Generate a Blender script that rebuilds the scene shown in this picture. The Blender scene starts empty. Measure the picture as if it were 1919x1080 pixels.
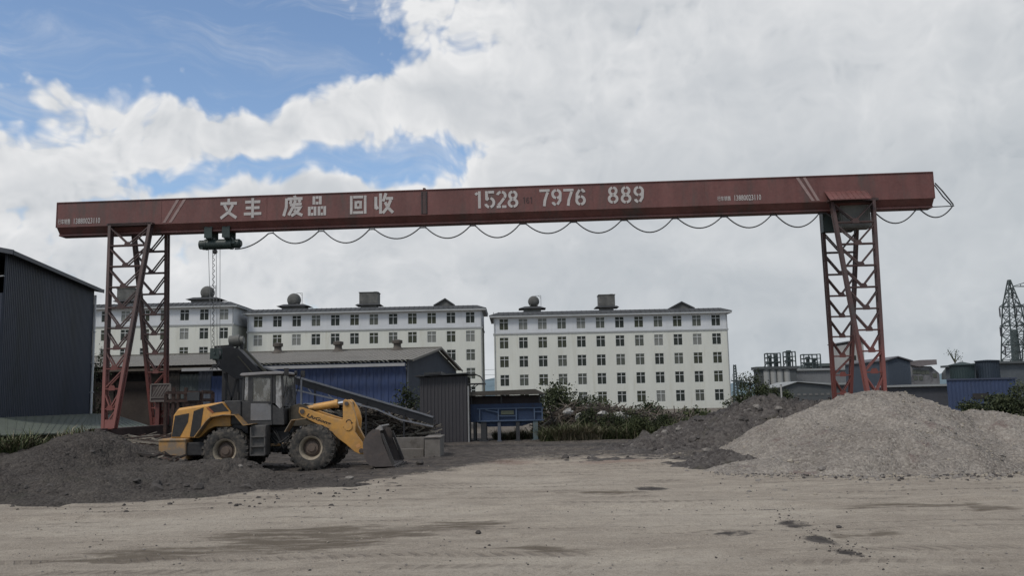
import bpy, math, random
from mathutils import Vector, Matrix, noise as mnoise
R = math.radians
PI = math.pi
scene = bpy.context.scene
COL = scene.collection
# ------------------------------------------------------------------ camera
F_PX = 1640.0; W_PX, H_PX = 1919.0, 1080.0
CAM_H = 2.2
cam_d = bpy.data.cameras.new("camera"); cam = bpy.data.objects.new("camera", cam_d); COL.objects.link(cam)
cam_d.sensor_width = 36.0; cam_d.lens = 36.0 * F_PX / W_PX
cam_d.clip_start = 0.1; cam_d.clip_end = 20000
CAM_R = (Matrix.Rotation(R(90 + 7.3), 3, 'X') @ Matrix.Rotation(R(-1.2), 3, 'Z'))
cam.matrix_world = Matrix.Translation((0, 0, CAM_H)) @ CAM_R.to_4x4()
scene.camera = cam
scene.view_settings.view_transform = 'Standard'
scene.view_settings.look = 'None'
scene.view_settings.exposure = 0.0
scene.view_settings.gamma = 1.0
scene.render.resolution_x = 1024; scene.render.resolution_y = 577

def ray(px, py):
    return CAM_R @ Vector(((px - W_PX/2) / F_PX, -(py - H_PX/2) / F_PX, -1.0))
def P(px, py, Y):                       # survey: point of the sight line at depth Y
    d = ray(px, py); t = Y / d.y
    return Vector((d.x*t, Y, CAM_H + d.z*t))
def G(px, py, z=0.0):                   # survey: where the sight line meets level z
    d = ray(px, py); t = (z - CAM_H) / d.z
    return Vector((d.x*t, d.y*t, z))
def azel(px, py):
    d = ray(px, py).normalized()
    return math.atan2(d.x, d.y), math.asin(d.z)

# ------------------------------------------------------------------ mesh helpers
LOC = {}
def origin_of(o):
    v = Vector((0, 0, 0))
    while o is not None:
        v += o.location; o = o.parent
    return v
def tag(o, label=None, cat=None, group=None, kind=None):
    if label: o['label'] = label
    if cat: o['category'] = cat
    if group: o['group'] = group
    if kind: o['kind'] = kind
    return o
def thing(name, loc=(0, 0, 0), label=None, cat=None, group=None):
    o = bpy.data.objects.new(name, None); COL.objects.link(o); o.location = loc
    o.empty_display_size = 0.3
    return tag(o, label, cat, group)
class MB:
    def __init__(s): s.v = []; s.f = []; s.m = []; s.mi = 0
    def add(s, vs, fs):
        n = len(s.v); s.v += [tuple(v) for v in vs]
        for f in fs: s.f.append([n + i for i in f]); s.m.append(s.mi)
        return s
    def box(s, c, d, M=None):
        c = Vector(c); x, y, z = d[0]/2, d[1]/2, d[2]/2
        vs = [Vector((a*x, b*y, e*z)) for e in (-1, 1) for b in (-1, 1) for a in (-1, 1)]
        if M is not None: vs = [M @ v for v in vs]
        return s.add([v + c for v in vs], [(0,2,3,1),(4,5,7,6),(0,1,5,4),(2,6,7,3),(0,4,6,2),(1,3,7,5)])
    def bx(s, x0, x1, y0, y1, z0, z1): return s.box(((x0+x1)/2,(y0+y1)/2,(z0+z1)/2),(x1-x0,y1-y0,z1-z0))
    def bar(s, a, b, w, h=None, up=(0, 0, 1)):
        a = Vector(a); b = Vector(b); h = h or w
        d = (b - a)
        if d.length < 1e-6: return s
        d.normalize(); u = Vector(up)
        if abs(d.dot(u)) > .98: u = Vector((0, 1, 0)) if abs(d.y) < .9 else Vector((1, 0, 0))
        sx = d.cross(u).normalized(); sz = sx.cross(d)
        vs = [p + sx*i*w/2 + sz*j*h/2 for p in (a, b) for j in (-1, 1) for i in (-1, 1)]
        return s.add(vs, [(0,2,3,1),(4,5,7,6),(0,1,5,4),(2,6,7,3),(0,4,6,2),(1,3,7,5)])
    def tube(s, path, r, n=8, caps=True):
        path = [Vector(p) for p in path]; k = len(path); rs = r if isinstance(r, (list, tuple)) else [r]*k
        up = Vector((0, 0, 1)); vs = []; prev = None
        for i, p in enumerate(path):
            d = (path[min(i+1, k-1)] - path[max(i-1, 0)]).normalized()
            if prev is None:
                u = up if abs(d.dot(up)) < .95 else Vector((1, 0, 0))
                sx = d.cross(u).normalized()
            else:
                sx = (prev - d*prev.dot(d))
                sx = sx.normalized() if sx.length > 1e-6 else d.cross(up).normalized()
            prev = sx; sz = d.cross(sx)
            vs += [p + (sx*math.cos(2*PI*j/n) + sz*math.sin(2*PI*j/n))*rs[i] for j in range(n)]
        fs = [(i*n+j, i*n+(j+1) % n, (i+1)*n+(j+1) % n, (i+1)*n+j) for i in range(k-1) for j in range(n)]
        if caps: fs += [tuple(range(n))[::-1], tuple((k-1)*n+j for j in range(n))]
        return s.add(vs, fs)
    def cyl(s, a, b, r, n=16, r2=None): return s.tube([a, b], [r, r if r2 is None else r2], n)
    def lathe(s, prof, c, axis='Y', n=32, closed=False):
        c = Vector(c); vs = []; k = len(prof)
        for (r, t) in prof:
            for j in range(n):
                a = 2*PI*j/n; p, q = r*math.cos(a), r*math.sin(a)
                vs.append(c + (Vector((p, t, q)) if axis == 'Y' else Vector((p, q, t)) if axis == 'Z' else Vector((t, p, q))))
        fs = [(i*n+j, i*n+(j+1) % n, ((i+1) % k)*n+(j+1) % n, ((i+1) % k)*n+j) for i in range(k if closed else k-1) for j in range(n)]
        return s.add(vs, fs)
    def prism(s, poly, y0, y1):           # polygon in x,z extruded along y
        n = len(poly)
        vs = [(x, y0, z) for x, z in poly] + [(x, y1, z) for x, z in poly]
        fs = [tuple(range(n)), tuple(range(2*n-1, n-1, -1))] + [(i, n+i, n+(i+1) % n, (i+1) % n) for i in range(n)]
        return s.add(vs, fs)
    def prism_axis(s, poly, o, u, w, d):  # polygon (a,b) -> o + a*u + b*w, extruded by d
        o = Vector(o); u = Vector(u); w = Vector(w); d = Vector(d); n = len(poly)
        vs = [o + u*a + w*b for a, b in poly] + [o + u*a + w*b + d for a, b in poly]
        fs = [tuple(range(n)), tuple(range(2*n-1, n-1, -1))] + [(i, n+i, n+(i+1) % n, (i+1) % n) for i in range(n)]
        return s.add(vs, fs)
    def quad(s, a, b, c, d): return s.add([a, b, c, d], [(0, 1, 2, 3)])
    def build(s, name, mats, parent=None, smooth=False, bevel=0, local=False, sharp=None):
        me = bpy.data.meshes.new(name)
        o = bpy.data.objects.new(name, me); COL.objects.link(o)
        off = Vector((0, 0, 0))
        if parent is not None:
            o.parent = parent
            if not local: off = origin_of(parent)
        me.from_pydata([tuple(Vector(v) - off) for v in s.v], [], s.f)
        mats = mats if isinstance(mats, (list, tuple)) else [mats]
        for m in mats: me.materials.append(m)
        if len(mats) > 1: me.polygons.foreach_set('material_index', s.m)
        me.update()
        if smooth or sharp:
            me.polygons.foreach_set('use_smooth', [True]*len(me.polygons))
            if sharp:
                try: me.set_sharp_from_angle(angle=R(sharp))
                except Exception: pass
        if bevel:
            b = o.modifiers.new('edge', 'BEVEL'); b.width = bevel; b.segments = 2; b.limit_method = 'ANGLE'; b.angle_limit = R(40)
        return o
def place(o, loc, rz=0.0):
    o.location = loc; o.rotation_euler = (0, 0, rz); return o
def base_at(o, pt):          # give a single-mesh thing an origin at its base
    pt = Vector(pt); o.data.transform(Matrix.Translation(-pt)); o.location = pt; return o
def copy_tree(o, parent=None):
    c = o.copy(); COL.objects.link(c); c.parent = parent
    for ch in list(o.children): copy_tree(ch, c)
    return c
rnd = random.Random(7)
def fbm(x, y, s, oct=4, seed=0.0):
    return mnoise.fractal(Vector((x*s + seed, y*s - seed*1.7, seed*.37)), 1.0, 2.1, oct)   # about -1..1
def sstep(a, b, x):
    t = min(1, max(0, (x-a)/(b-a))); return t*t*(3-2*t)

# ------------------------------------------------------------------ materials
MATS = {}
class NT:
    def __init__(s, nt): s.nt = nt
    def n(s, t, **kw):
        nd = s.nt.nodes.new(t)
        ins = kw.pop('ins', {})
        for k, v in kw.items(): setattr(nd, k, v)
        for k, v in ins.items():
            if hasattr(v, 'links') or hasattr(v, 'is_linked'): s.nt.links.new(v, nd.inputs[k])
            else: nd.inputs[k].default_value = v
        return nd
    def math(s, op, a, b=0.0, c=0.0, clamp=False):
        nd = s.nt.nodes.new('ShaderNodeMath'); nd.operation = op; nd.use_clamp = clamp
        for i, v in enumerate((a, b, c)):
            if hasattr(v, 'is_linked'): s.nt.links.new(v, nd.inputs[i])
            else: nd.inputs[i].default_value = v
        return nd.outputs[0]
    def mix(s, f, a, b, mode='MIX'):
        nd = s.nt.nodes.new('ShaderNodeMix'); nd.data_type = 'RGBA'; nd.blend_type = mode
        for i, v in ((0, f), (6, a), (7, b)):
            if hasattr(v, 'is_linked'): s.nt.links.new(v, nd.inputs[i])
            else: nd.inputs[i].default_value = v if i == 0 else (tuple(v) + (1,) if len(v) == 3 else v)
        return nd.outputs[2]
    def ramp(s, v, lo, hi):
        nd = s.nt.nodes.new('ShaderNodeMapRange'); nd.interpolation_type = 'SMOOTHSTEP'
        s.nt.links.new(v, nd.inputs[0]); nd.inputs[1].default_value = lo; nd.inputs[2].default_value = hi
        return nd.outputs[0]
    def noise(s, vec, scale, detail=5, rough=.6, dist=0.0):
        nd = s.n('ShaderNodeTexNoise', ins={'Scale': scale, 'Detail': detail, 'Roughness': rough, 'Distortion': dist})
        if vec is not None: s.nt.links.new(vec, nd.inputs['Vector'])
        return nd.outputs[0]
    def mapv(s, vec, scale):
        nd = s.n('ShaderNodeMapping'); nd.inputs['Scale'].default_value = scale; s.nt.links.new(vec, nd.inputs['Vector'])
        return nd.outputs[0]
def new_mat(name):
    m = bpy.data.materials.new(name); m.use_nodes = True; nt = m.node_tree
    b = nt.nodes.get('Principled BSDF')
    return m, NT(nt), b
def M(name, col, rough=.75, var=.22, scale=1.5, metal=0.0, col2=None, c2=(.58, .72), c2scale=2.0, bump=0.0, bscale=20.0, stretch=(1, 1, 1), spec=.35, dust=None):
    if name in MATS: return MATS[name]
    m, t, b = new_mat(name)
    tc = t.n('ShaderNodeTexCoord').outputs['Object']
    v = t.mapv(tc, stretch)
    n1 = t.noise(v, scale, 6, .65)
    n2 = t.noise(tc, scale*9, 4, .6)
    f = t.math('ADD', t.math('MULTIPLY', n1, .7), t.math('MULTIPLY', n2, .3))
    f = t.ramp(f, .3, .7)
    c = t.mix(f, [x*(1-var) for x in col], [min(1, x*(1+var)) for x in col])
    if col2:
        g = t.ramp(t.noise(v, c2scale, 8, .7), c2[0], c2[1])
        c = t.mix(g, c, col2)
    if dust:
        g = t.ramp(t.noise(tc, scale*3.1, 7, .7), .4, .7)
        c = t.mix(t.math('MULTIPLY', g, dust[1]), c, dust[0])
    t.nt.links.new(c, b.inputs['Base Color'])
    b.inputs['Roughness'].default_value = rough
    b.inputs['Metallic'].default_value = metal
    b.inputs['Specular IOR Level'].default_value = spec
    if bump:
        bn = t.noise(tc, bscale, 5, .65)
        bp = t.n('ShaderNodeBump', ins={'Strength': bump, 'Distance': .05, 'Height': bn})
        t.nt.links.new(bp.outputs[0], b.inputs['Normal'])
    MATS[name] = m
    return m

# ------------------------------------------------------------------ world: sky with broken cloud
SUN_EL, SUN_AZ = 54.0, -138.0     # azimuth clockwise from +Y (behind the viewer, to the left)
w = bpy.data.worlds.new("World"); scene.world = w; w.use_nodes = True
t = NT(w.node_tree)
bg = w.node_tree.nodes['Background']
sky = t.n('ShaderNodeTexSky', sky_type='NISHITA', sun_disc=False)
sky.sun_elevation = R(SUN_EL); sky.sun_rotation = R(SUN_AZ); sky.air_density = 1.0; sky.dust_density = .6; sky.ozone_density = 2.0
SKY_STRENGTH = 0.15
gen = t.n('ShaderNodeTexCoord').outputs['Generated']
sep = t.n('ShaderNodeSeparateXYZ', ins={0: gen})
az = t.math('ARCTAN2', sep.outputs[0], sep.outputs[1]); el = t.math('ARCSINE', sep.outputs[2])
pvec = t.n('ShaderNodeCombineXYZ', ins={0: az, 1: el, 2: 0.0}).outputs[0]
# broad weather: (pixel survey x, y, radius x, radius y, weight); + cloud, - clear
BLOBS = [(240, 25, 480, 140, -.66), (580, 90, 215, 100, -.60), (420, 160, 170, 60, -.44), (40, 60, 260, 120, -.36),
         (10, 215, 110, 55, -.46), (765, 300, 140, 52, -.64), (610, 300, 120, 30, -.42), (490, 325, 110, 30, -.50), (310, 345, 110, 26, -.44), (890, 270, 80, 34, -.28),
         (110, 165, 130, 45, .36), (250, 100, 130, 50, .40), (330, 130, 60, 30, .25), (400, 245, 240, 50, .34), (590, 205, 130, 38, .26), (710, 178, 110, 36, .36), (830, 190, 110, 60, .34),
         (60, 310, 170, 80, .34), (560, 360, 140, 26, .32), (690, 358, 80, 20, .32), (1500, 150, 900, 500, .5), (900, 560, 1500, 240, .4)]
warp = t.n('ShaderNodeTexNoise', noise_dimensions='2D', ins={'Scale': 9.0, 'Detail': 2.0, 'Vector': pvec})
wv = t.n('ShaderNodeVectorMath', operation='MULTIPLY_ADD', ins={0: warp.outputs['Color'], 1: (.06, .05, 0), 2: (-.03, -.025, 0)}).outputs[0]
pw = t.n('ShaderNodeVectorMath', operation='ADD', ins={0: pvec, 1: wv}).outputs[0]
def broad(vec):
    acc = t.math('ADD', .66, 0.0)
    for (bx, by, rx, ry, wt) in BLOBS:
        a, e = azel(bx, by)
        k = (F_PX/rx/1.5, F_PX/ry/1.5)
        d = t.n('ShaderNodeVectorMath', operation='MULTIPLY_ADD', ins={0: vec, 1: (k[0], k[1], 0), 2: (-a*k[0], -e*k[1], 0)}).outputs[0]
        l = t.n('ShaderNodeVectorMath', operation='LENGTH', ins={0: d}).outputs['Value']
        mr = t.n('ShaderNodeMapRange', interpolation_type='SMOOTHSTEP', ins={0: l, 1: 0.0, 2: 1.0, 3: wt, 4: 0.0})
        acc = t.math('ADD', acc, mr.outputs[0])
    return acc
def puff(vec):
    nd = t.n('ShaderNodeTexNoise', noise_dimensions='2D', ins={'Scale': 11.0, 'Detail': 7.0, 'Roughness': .58, 'Distortion': .15, 'Vector': t.mapv(vec, (1, 1.5, 1))}).outputs[0]
    vo = t.n('ShaderNodeTexVoronoi', feature='SMOOTH_F1', voronoi_dimensions='2D', ins={'Scale': 30.0, 'Detail': 2.0, 'Roughness': .55, 'Smoothness': .4, 'Vector': vec}).outputs['Distance']
    v3 = t.n('ShaderNodeTexVoronoi', feature='F1', voronoi_dimensions='2D', ins={'Scale': 85.0, 'Vector': vec}).outputs['Distance']
    return t.math('ADD', t.math('MULTIPLY_ADD', v3, -.07, .03), t.math('ADD', t.math('MULTIPLY_ADD', nd, .66, -.33), t.math('MULTIPLY_ADD', vo, -.40, .18)))
off = t.n('ShaderNodeVectorMath', operation='ADD', ins={0: pw, 1: (.004, .020, 0)}).outputs[0]
b0 = broad(pw)
d0 = t.math('ADD', b0, puff(pw)); d1 = t.math('ADD', b0, puff(off))
cirrus = t.n('ShaderNodeTexNoise', noise_dimensions='2D', ins={'Scale': 7.0, 'Detail': 6.0, 'Roughness': .62, 'Distortion': .5, 'Vector': t.mapv(pw, (.6, 2.6, 1))}).outputs[0]
mask = t.math('ADD', t.math('MULTIPLY', t.ramp(cirrus, .42, .80), .34), t.ramp(d0, .28, .72), clamp=True)
edge = t.math('SUBTRACT', 1.0, t.ramp(d0, .55, 1.15))
lit = t.math('MULTIPLY', t.math('MULTIPLY', t.math('SUBTRACT', d0, d1), 2.2), t.math('MULTIPLY_ADD', edge, .8, .2))
soft = t.n('ShaderNodeTexNoise', noise_dimensions='2D', ins={'Scale': 5.5, 'Detail': 4.0, 'Roughness': .5, 'Distortion': .3, 'Vector': t.mapv(pw, (1, 2.0, 1))}).outputs[0]
lit2 = t.math('ADD', t.math('MULTIPLY_ADD', lit, .62, t.math('MULTIPLY', edge, .35)), t.math('MULTIPLY_ADD', t.ramp(soft, .28, .74), .42, .18), clamp=True)
# thick cloud towards the right horizon is greyer
thick = t.ramp(t.math('SUBTRACT', t.math('MULTIPLY', az, .45), t.math('MULTIPLY', el, 1.25)), -.42, .22)
cl = t.mix(lit2, (.53, .56, .595), (.82, .825, .835))
cl = t.mix(t.math('MULTIPLY', thick, .9), cl, t.mix(lit2, (.40, .445, .485), (.575, .61, .64)))
skyc = t.n('ShaderNodeVectorMath', operation='SCALE', ins={0: sky.outputs[0], 'Scale': SKY_STRENGTH}).outputs[0]
final = t.mix(mask, skyc, cl)
w.node_tree.links.new(final, bg.inputs['Color'])
bg.inputs['Strength'].default_value = 1.0
sd = bpy.data.lights.new("sun", 'SUN'); so = bpy.data.objects.new("sun", sd); COL.objects.link(so)
sd.energy = 2.1; sd.angle = R(13); sd.color = (1.0, .95, .88)
sdir = Vector((math.sin(R(SUN_AZ))*math.cos(R(SUN_EL)), math.cos(R(SUN_AZ))*math.cos(R(SUN_EL)), math.sin(R(SUN_EL))))
so.rotation_euler = sdir.to_track_quat('Z', 'Y').to_euler()
so.location = (0, 0, 60)
# ================================================================== gantry crane
RED = M('girder_red', (.122, .050, .045), .55, .28, .9, col2=(.070, .054, .048), c2=(.48, .72), c2scale=1.1, stretch=(1, 1, .22), dust=((.15, .11, .10), .12))
REDLEG = M('leg_red', (.058, .035, .033), .6, .3, 1.2, col2=(.045, .036, .034), c2=(.5, .7), c2scale=1.6)
REDLOW = M('foot_red', (.10, .034, .030), .6, .3, 1.2, col2=(.09, .05, .045), c2=(.55, .75), c2scale=1.6)
DKSTEEL = M('dark_steel', (.035, .036, .038), .55, .3, 2)
PAINTW = M('stencil_white', (.38, .36, .35), .7, .14, 3.0, col2=(.33, .25, .23), c2=(.58, .75), c2scale=5)
PAINTK = M('faded_black', (.05, .03, .03), .7, .2, 3)
STRIPE = M('faded_stripe', (.24, .175, .165), .7, .15, 2, col2=(.22, .13, .12), c2=(.5, .7), c2scale=3)
CABLEM = M('cable_rubber', (.04, .04, .042), .6, .1, 3)
HOISTM = M('hoist_green', (.022, .034, .032), .5, .3, 2.5)
GREYBOX = M('cabinet_grey', (.13, .13, .12), .6, .2, 1.2)
STEELR = M('wire_steel', (.16, .16, .16), .5, .2, 2, metal=.3)

def repaint(m, low, z0, z1):        # the feet wear a fresher red primer than the weathered tops
    nt = m.node_tree; t = NT(nt); b = nt.nodes['Principled BSDF']
    old = b.inputs['Base Color'].links[0].from_socket
    tc = t.n('ShaderNodeTexCoord').outputs['Object']
    z = t.n('ShaderNodeSeparateXYZ', ins={0: tc}).outputs[2]
    z = t.math('ADD', z, t.math('MULTIPLY_ADD', t.noise(tc, 1.3, 4, .6), 1.6, -.8))
    f = t.math('SUBTRACT', 1.0, t.ramp(z, z0, z1))
    nt.links.new(t.mix(f, old, low), b.inputs['Base Color'])
repaint(REDLEG, (.15, .048, .040), 2.8, 5.2)
def slope(px, py): d = ray(px, py); return d.z/d.y
YL = 36.9
YR = YL*slope(108, 381)/slope(1747, 323)
A = P(108, 381, YL); B = P(1747, 323, YR)
GLEN = (B - A).length
GU = (B - A); GU.z = 0; GU.normalize()
GV = Vector((-GU.y, GU.x, 0))
CR_ANG = math.atan2(GU.y, GU.x)
ORG = Vector((A.x, A.y, 0))                 # crane local frame: u along the girder from its left end, v backwards
def CP(px, py, v=0.0):                      # pixel -> (u, z) on the plane v
    d = ray(px, py); o = Vector((0, 0, CAM_H))
    tt = ((ORG + GV*v - o).dot(GV)) / d.dot(GV)
    q = o + d*tt
    return (q - ORG).dot(GU), q.z
ZT = A.z
ZW = CP(900, 403)[1]; ZW = (CP(300, 425)[1] + CP(1300, 381.5)[1] + CP(1700, 371)[1])/3
ZB = CP(800, 421, .3)[1]
GW = .95
crane = thing('gantry_crane', label='red box girder gantry crane with white stencilled lettering standing on lattice legs', cat='gantry crane')
g = MB()
sec = [(0, ZT), (0, ZW), (.27, ZB + .07), (.20, ZB + .07), (.20, ZB), (.75, ZB), (.75, ZB + .07), (.68, ZB + .07), (GW, ZW), (GW, ZT)]
n = len(sec)
g.add([(0, v, z) for v, z in sec] + [(GLEN, v, z) for v, z in sec], [tuple(range(n)), tuple(range(2*n-1, n-1, -1))] + [(i, (i+1) % n, n+(i+1) % n, n+i) for i in range(n)])
girder = g.build('girder', RED, crane)
e = MB()
e.bx(-.02, GLEN+.02, -.035, GW+.035, ZT, ZT+.03)            # cap plate
e.bx(-.03, -.003, -.02, GW+.02, ZW-.02, ZT); e.bx(GLEN+.003, GLEN+.03, -.02, GW+.02, ZW-.02, ZT)
for k in range(1, 24): e.bx(k*GLEN/24-.016, k*GLEN/24+.016, -.010, -.001, ZW+.02, ZT-.02) if k % 3 == 0 else None
e.bx(0, GLEN, -.012, -.002, ZW-.012, ZW+.02)
e.build('cap_plate', RED, crane)
us, _ = CP(795, 380)
s = MB()
s.bx(us-.13, us+.13, -.03, -.004, ZW+.04, ZT-.05); s.bx(us-.05, us+.05, -.03, GW, ZT+.03, ZT+.10)
s.build('splice_plate', REDLEG, crane)
bt = MB()
for i in range(12):
    for du in (-.09, .09): bt.cyl((us+du, -.05, ZW+.1+i*(ZT-ZW-.2)/11), (us+du, -.03, ZW+.1+i*(ZT-ZW-.2)/11), .026, 6)
bt.build('bolt', DKSTEEL, crane)

# ---- lettering
def band(mb, pts, wd, y, fx, fz):
    pts = [Vector((p[0], p[1])) for p in pts]; L = []; Rr = []
    for i, p in enumerate(pts):
        a = (pts[i]-pts[i-1]).normalized() if i > 0 else (pts[1]-pts[0]).normalized()
        b = (pts[i+1]-pts[i]).normalized() if i < len(pts)-1 else a
        m = (a+b).normalized(); nn = Vector((-m.y, m.x)); k = 1/max(.5, m.dot(a))
        L.append(p + nn*wd/2*k); Rr.append(p - nn*wd/2*k)
    vs = [(fx(p.x), y, fz(p.x, p.y)) for q in zip(L, Rr) for p in q]
    mb.add(vs, [(2*i, 2*i+1, 2*i+3, 2*i+2) for i in range(len(pts)-1)])
def arc(cx, cz, rx, rz, a0, a1, n=10):
    return [(cx + rx*math.cos(R(a0+(a1-a0)*i/n)), cz + rz*math.sin(R(a0+(a1-a0)*i/n))) for i in range(n+1)]
def boxs(x0, x1, z0, z1, w, g=.28):
    return [[(x0+w/2, z0), (x0+w/2, z1)], [(x1-w/2, z0), (x1-w/2, z1)], [(x0+w+g, z1-w/2), (x1-w-g, z1-w/2)], [(x0+w+g, z0+w/2), (x1-w-g, z0+w/2)]]
GLY = {
 '文': [[(5, 10), (5, 8.35)], [(.5, 7.6), (9.5, 7.6)], [(7.3, 6.9), (5.4, 3.6), (.7, .4)], [(2.7, 6.9), (4.3, 4.1)], [(5.2, 3.0), (9.4, .4)]],
 '丰': [[(.8, 8.1), (4.2, 8.1)], [(5.8, 8.1), (9.2, 8.1)], [(1.2, 5.1), (4.2, 5.1)], [(5.8, 5.1), (8.8, 5.1)], [(.2, 2.1), (4.2, 2.1)], [(5.8, 2.1), (9.8, 2.1)], [(5, 10), (5, 0)]],
 '废': [[(5.6, 10.2), (6.2, 9.0)], [(2.2, 8.6), (9.8, 8.6)], [(1.7, 8.9), (1.6, 4.4), (.3, .2)], [(4.1, 7.8), (3.6, 6.0)], [(3.4, 5.6), (9.4, 6.0)], [(6.2, 7.8), (5.4, 5.2), (2.8, .5)], [(7.7, 7.9), (8.8, 6.9)], [(5.6, 4.1), (8.6, 4.1), (7.2, 2.0), (4.2, .2)], [(5.6, 3.0), (7.0, 1.6), (9.8, .3)]],
 '品': boxs(2.6, 7.4, 5.7, 9.9, 1.35) + boxs(.2, 4.6, .1, 4.7, 1.35) + boxs(5.4, 9.8, .1, 4.7, 1.35),
 '回': boxs(.3, 9.7, .1, 9.9, 1.5, .35) + boxs(3.1, 6.9, 2.9, 7.0, 1.1, .12),
 '收': [[(1.2, 8.4), (1.2, 2.4)], [(1.0, 2.5), (2.5, 3.2)], [(3.6, 10), (3.6, 0)], [(6.4, 10), (4.9, 6.0)], [(6.3, 7.4), (9.9, 7.4)], [(8.7, 6.6), (7.4, 3.3), (4.7, .2)], [(5.9, 5.6), (6.9, 3.7)], [(7.7, 2.5), (9.9, .3)]],
}
S2 = .74   # half stroke gap geometry for stencil digits (6 wide, 10 high)
DIG = {
 '1': [[(3.6, 0), (3.6, 10)], [(1.4, 8.0), (2.6, 9.0)]],
 '2': [arc(3, 7.2, 2.2, 2.1, 168, 100), arc(3, 7.2, 2.2, 2.1, 80, -38), [(4.5, 5.6), (2.6, 3.0), (1.2, 1.6)], [(.3, .7), (2.7, .7)], [(3.3, .7), (5.7, .7)]],
 '5': [[(1.2, 5.0), (1.2, 10)], [(2.2, 9.3), (5.4, 9.3)], arc(2.9, 3.2, 2.3, 2.6, 148, 100), arc(2.9, 3.2, 2.3, 2.6, 78, -80), arc(2.9, 3.2, 2.3, 2.6, -100, -165)],
 '7': [[(.2, 9.2), (5.9, 9.2)], [(4.8, 8.2), (3.2, 3.6), (2.7, 0)]],
 '6': [arc(3, 3.0, 2.15, 2.3, 97, 263), arc(3, 3.0, 2.15, 2.3, 83, -83), [(.9, 3.6), (1.15, 6.8), (2.6, 9.2)], arc(3.1, 7.2, 2.0, 2.1, 78, 12)],
 '8': [arc(3, 7.35, 1.85, 2.0, 97, 263), arc(3, 7.35, 1.85, 2.0, 83, -83), arc(3, 2.75, 2.2, 2.1, 97, 263), arc(3, 2.75, 2.2, 2.1, 83, -83)],
 '0': [arc(3, 5, 2.2, 4.3, 97, 263), arc(3, 5, 2.2, 4.3, 83, -83)],
}
DIG['9'] = [[(6-x, 10-z) for x, z in st] for st in DIG['6']]
small = MB(); dark = MB()
def glyph(mb, strokes, x0, x1, y0, y1, gw, gh, wd):
    u0, z1 = CP(x0, y0); u1, _ = CP(x1, y0); _, z0 = CP(x0, y1)
    for k, st in enumerate(strokes):
        band(mb, st, wd, -.014 - .0015*(k % 4), lambda a: u0 + a/gw*(u1-u0), lambda a, b: z0 + b/gh*(z1-z0))
for ch, x0, x1, y0, y1 in (('文', 412, 446, 373, 411), ('丰', 457, 491, 372, 409), ('废', 531, 568, 368, 406), ('品', 577, 612, 368, 405), ('回', 655, 688, 367, 402), ('收', 700, 737, 363, 401)):
    if ch in '文废回': let = MB()
    glyph(let, GLY[ch], x0, x1, y0, y1, 10, 10, 1.45)
    if ch in '丰品收': let.build('lettering', PAINTW, crane)
for s_, x0, y0, y1 in (('1528', 886, 359, 391), ('7976', 1010, 355, 387), ('889', 1138, 350, 382)):
    let = MB(); adv = 21.6 if s_ == '1528' else 22.4 if s_ == '7976' else 24.2
    for i, ch in enumerate(s_):
        yo = -.0208*adv*i
        glyph(let, DIG[ch], x0+i*adv, x0+i*adv+20.3, y0+yo, y1+yo, 6, 10, 1.5)
    let.build('lettering', PAINTW, crane)
for i, ch in enumerate('161'):
    glyph(dark, DIG[ch], 979+i*6.6, 979+i*6.6+6, 369.5-i*.15, 381.5-i*.15, 6, 10, 1.5)
dark.build('faded_numerals', PAINTK, crane)
def text_mesh(body, offset=0.0, shear=0.0):
    c = bpy.data.curves.new('text', 'FONT'); c.body = body; c.offset = offset; c.shear = shear; c.resolution_u = 2
    o = bpy.data.objects.new('text', c); COL.objects.link(o)
    dg = bpy.context.evaluated_depsgraph_get()
    me = bpy.data.meshes.new_from_object(o.evaluated_get(dg))
    vs = [v.co.copy() for v in me.vertices]; fs = [tuple(p.vertices) for p in me.polygons]
    bpy.data.objects.remove(o); bpy.data.curves.remove(c); bpy.data.meshes.remove(me)
    x0 = min(v.x for v in vs); x1 = max(v.x for v in vs); y0 = min(v.y for v in vs); y1 = max(v.y for v in vs)
    return [((v.x-x0)/(x1-x0), (v.y-y0)/(y1-y0)) for v in vs], fs
for body, x0, x1, y0, y1 in (('行车销售', 109, 132, 411, 421), ('13880023110', 139, 188, 409.5, 420), ('行车销售', 1344, 1369, 368, 377), ('13880023110', 1376, 1426, 366, 376.5)):
    vs, fs = text_mesh(body, .012); small = MB()
    u0, z1 = CP(x0, y0); u1, _ = CP(x1, y0); _, z0 = CP(x0, y1)
    small.add([(u0+a*(u1-u0), -.014, z0+b*(z1-z0)) for a, b in vs], fs); small.build('small_lettering', PAINTW, crane)
for tx, bxp, wd in ((343.5, 316, 5.5), (331, 304.5, 5.5)):
    st = MB(); q = [CP(tx, 374), CP(tx+wd, 374), CP(bxp+wd, 424), CP(bxp, 424)]
    st.add([(q[0][0], -.013, ZT-.02), (q[1][0], -.013, ZT-.02), (q[2][0], -.013, ZW+.04), (q[3][0], -.013, ZW+.04)], [(0, 1, 2, 3)]); st.build('warning_stripe', STRIPE, crane)
for tx, bxp, wd in ((1491, 1521, 6), (1504, 1531, 5.5)):
    st = MB(); q = [CP(tx, 333), CP(tx+wd, 333), CP(bxp+wd, 379), CP(bxp, 379)]
    st.add([(q[0][0], -.013, ZT-.02), (q[1][0], -.013, ZT-.02), (q[2][0], -.013, ZW+.04), (q[3][0], -.013, ZW+.04)], [(0, 1, 2, 3)]); st.build('warning_stripe', STRIPE, crane)

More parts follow.
